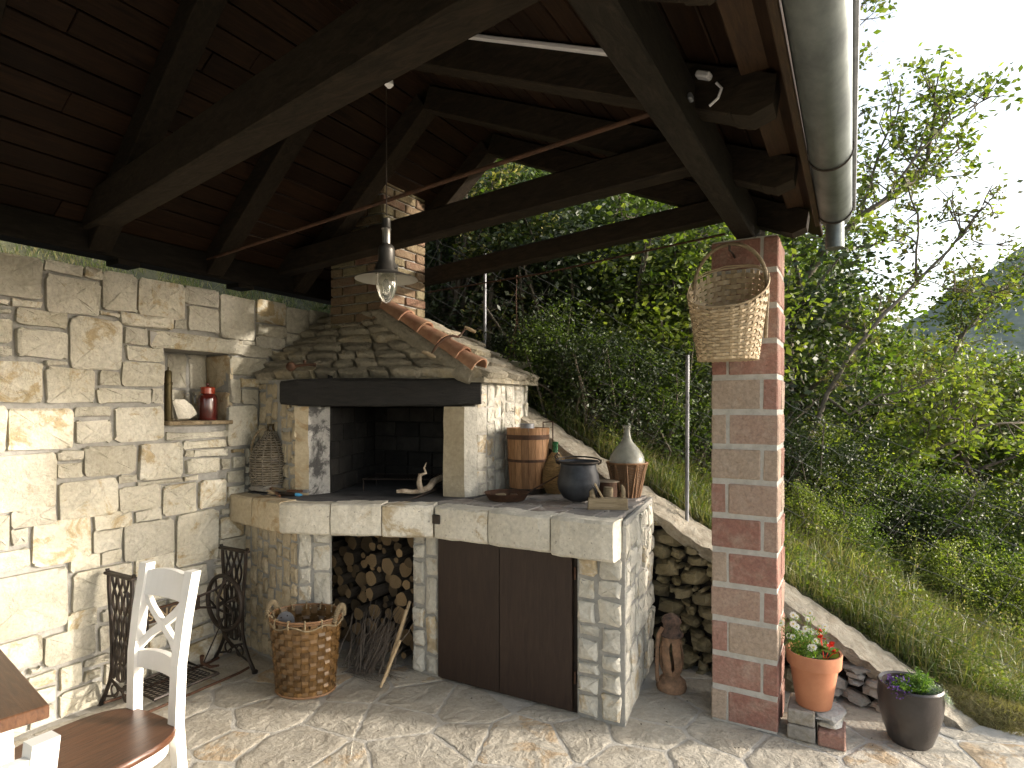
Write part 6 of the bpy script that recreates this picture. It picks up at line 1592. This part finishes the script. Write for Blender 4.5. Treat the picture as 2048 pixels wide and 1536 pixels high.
# mossy bank along the paving edge
p0 = atz(1845, 1385, .03); p1 = atz(2110, 1475, -.02); rg = random.Random(8); m = MB(); ns = 26; vs = []
for i in range(ns+1):
    t_ = i/ns; c = p0.lerp(p1, t_); r = .085*math.sin(math.pi*min(max(t_*1.1, .04), .96))**.35
    for k in range(10): a = 2*math.pi*k/10; vs.append(c+V3(.25, .9, 0).normalized()*math.cos(a)*r*1.5*rg.uniform(.85, 1.15)+V3(0, 0, math.sin(a)*r*rg.uniform(.8, 1.25)-.01))
F = []
for i in range(ns):
    for k in range(10): F.append((i*10+k, i*10+(k+1) % 10, (i+1)*10+(k+1) % 10, (i+1)*10+k))
F += [tuple(range(10)), tuple(reversed(range(ns*10, ns*10+10)))]
m._add(vs, F); mbk = stuff(m.build('mossy_bank', MOSS, None, 'all'), 'low mossy earth bank along the right edge of the paving', 'bank')
g = np.random.default_rng(3); n = 9000; T_ = g.random(n); C = np.array(p0)[None]*(1-T_[:, None])+np.array(p1)[None]*T_[:, None]; an = g.uniform(0, math.pi, n); dv = np.array(V3(.25, .9, 0).normalized())
C = C+dv[None]*(np.cos(an)*.13)[:, None]+np.array([0, 0, 1])[None]*(np.sin(an)*.09-.01)[:, None]; stuff(quads('moss_tufts', needle_arr(C, .03, .0016, g), DRYG, None, 3), 'dry moss and straw on the earth bank', 'moss')
rg = random.Random(77); lit = MB()
for _ in range(90):
    a, b = rg.choice(((rg.uniform(1.0, 3.4), rg.uniform(1.6, 2.6)), (rg.uniform(2.4, 3.9), rg.uniform(2.7, 3.4)))); s_ = rg.uniform(.003, .008); an = rg.uniform(0, 6); lit._add([(a+s_*math.cos(an), b+s_*math.sin(an), .009), (a-s_*math.sin(an)*.6, b+s_*math.cos(an)*.6, .011), (a-s_*math.cos(an), b-s_*math.sin(an), .009), (a+s_*.5*math.sin(an), b-s_*.5*math.cos(an), .013)], [(0, 1, 2, 3)])
stuff(lit.build('leaf_litter', BARK), 'tiny dry leaf crumbs scattered on the paving', 'litter')

# ---- wire fence
fe = thing('wire_fence', 'sagging wire mesh fence with grey steel posts following the slope behind the cap', 'fence', (2.4, 3.68, .8))
for px, ptop, d_ in ((1375, 710, 3.57), (970, 508, 4.28)):
    u = ray(px, Y0); p = Vector((CX, 0, 0))+Vector((u.x, u.y, 0))*d_; zt_ = EYE+(Y0-ptop)/FP*d_
    MB().tube([(p.x-.004, p.y, capz(p.x)-.08), (p.x, p.y, zt_)], .0115, 10).build('post', STEEL, fe, True)
MB().tube([(4.7, 3.68, -.4), (4.7, 3.68, .75)], .0115, 10).build('post', STEEL, fe, True)
rg = random.Random(4)
def fz(a): return (capz(a) if a < 3.2 else capz(3.2)-.36*(a-3.2))+.10*max(0, min(a, 3.2)-2.2)
for k in range(7):
    pts = []; a = .3
    while a < 4.9: pts.append((a+rg.uniform(-.005, .005), 3.69+rg.uniform(-.008, .008), fz(a)+.05+.148*k+rg.uniform(-.009, .009))); a += .06
    MB().tube(pts, .0010, 4).build('wire', WIRE, fe)
m = MB(); a = .2
while a < 4.8:
    h = .148*6; pts = []
    for i in range(7):
        off = .50*h*i/6; pts.append((a+off+rg.uniform(-.006, .006), 3.69+rg.uniform(-.006, .006), fz(a+off)+.05+.148*i))
    MB().tube(pts, .0009, 4).build('wire', WIRE, fe); a += .17
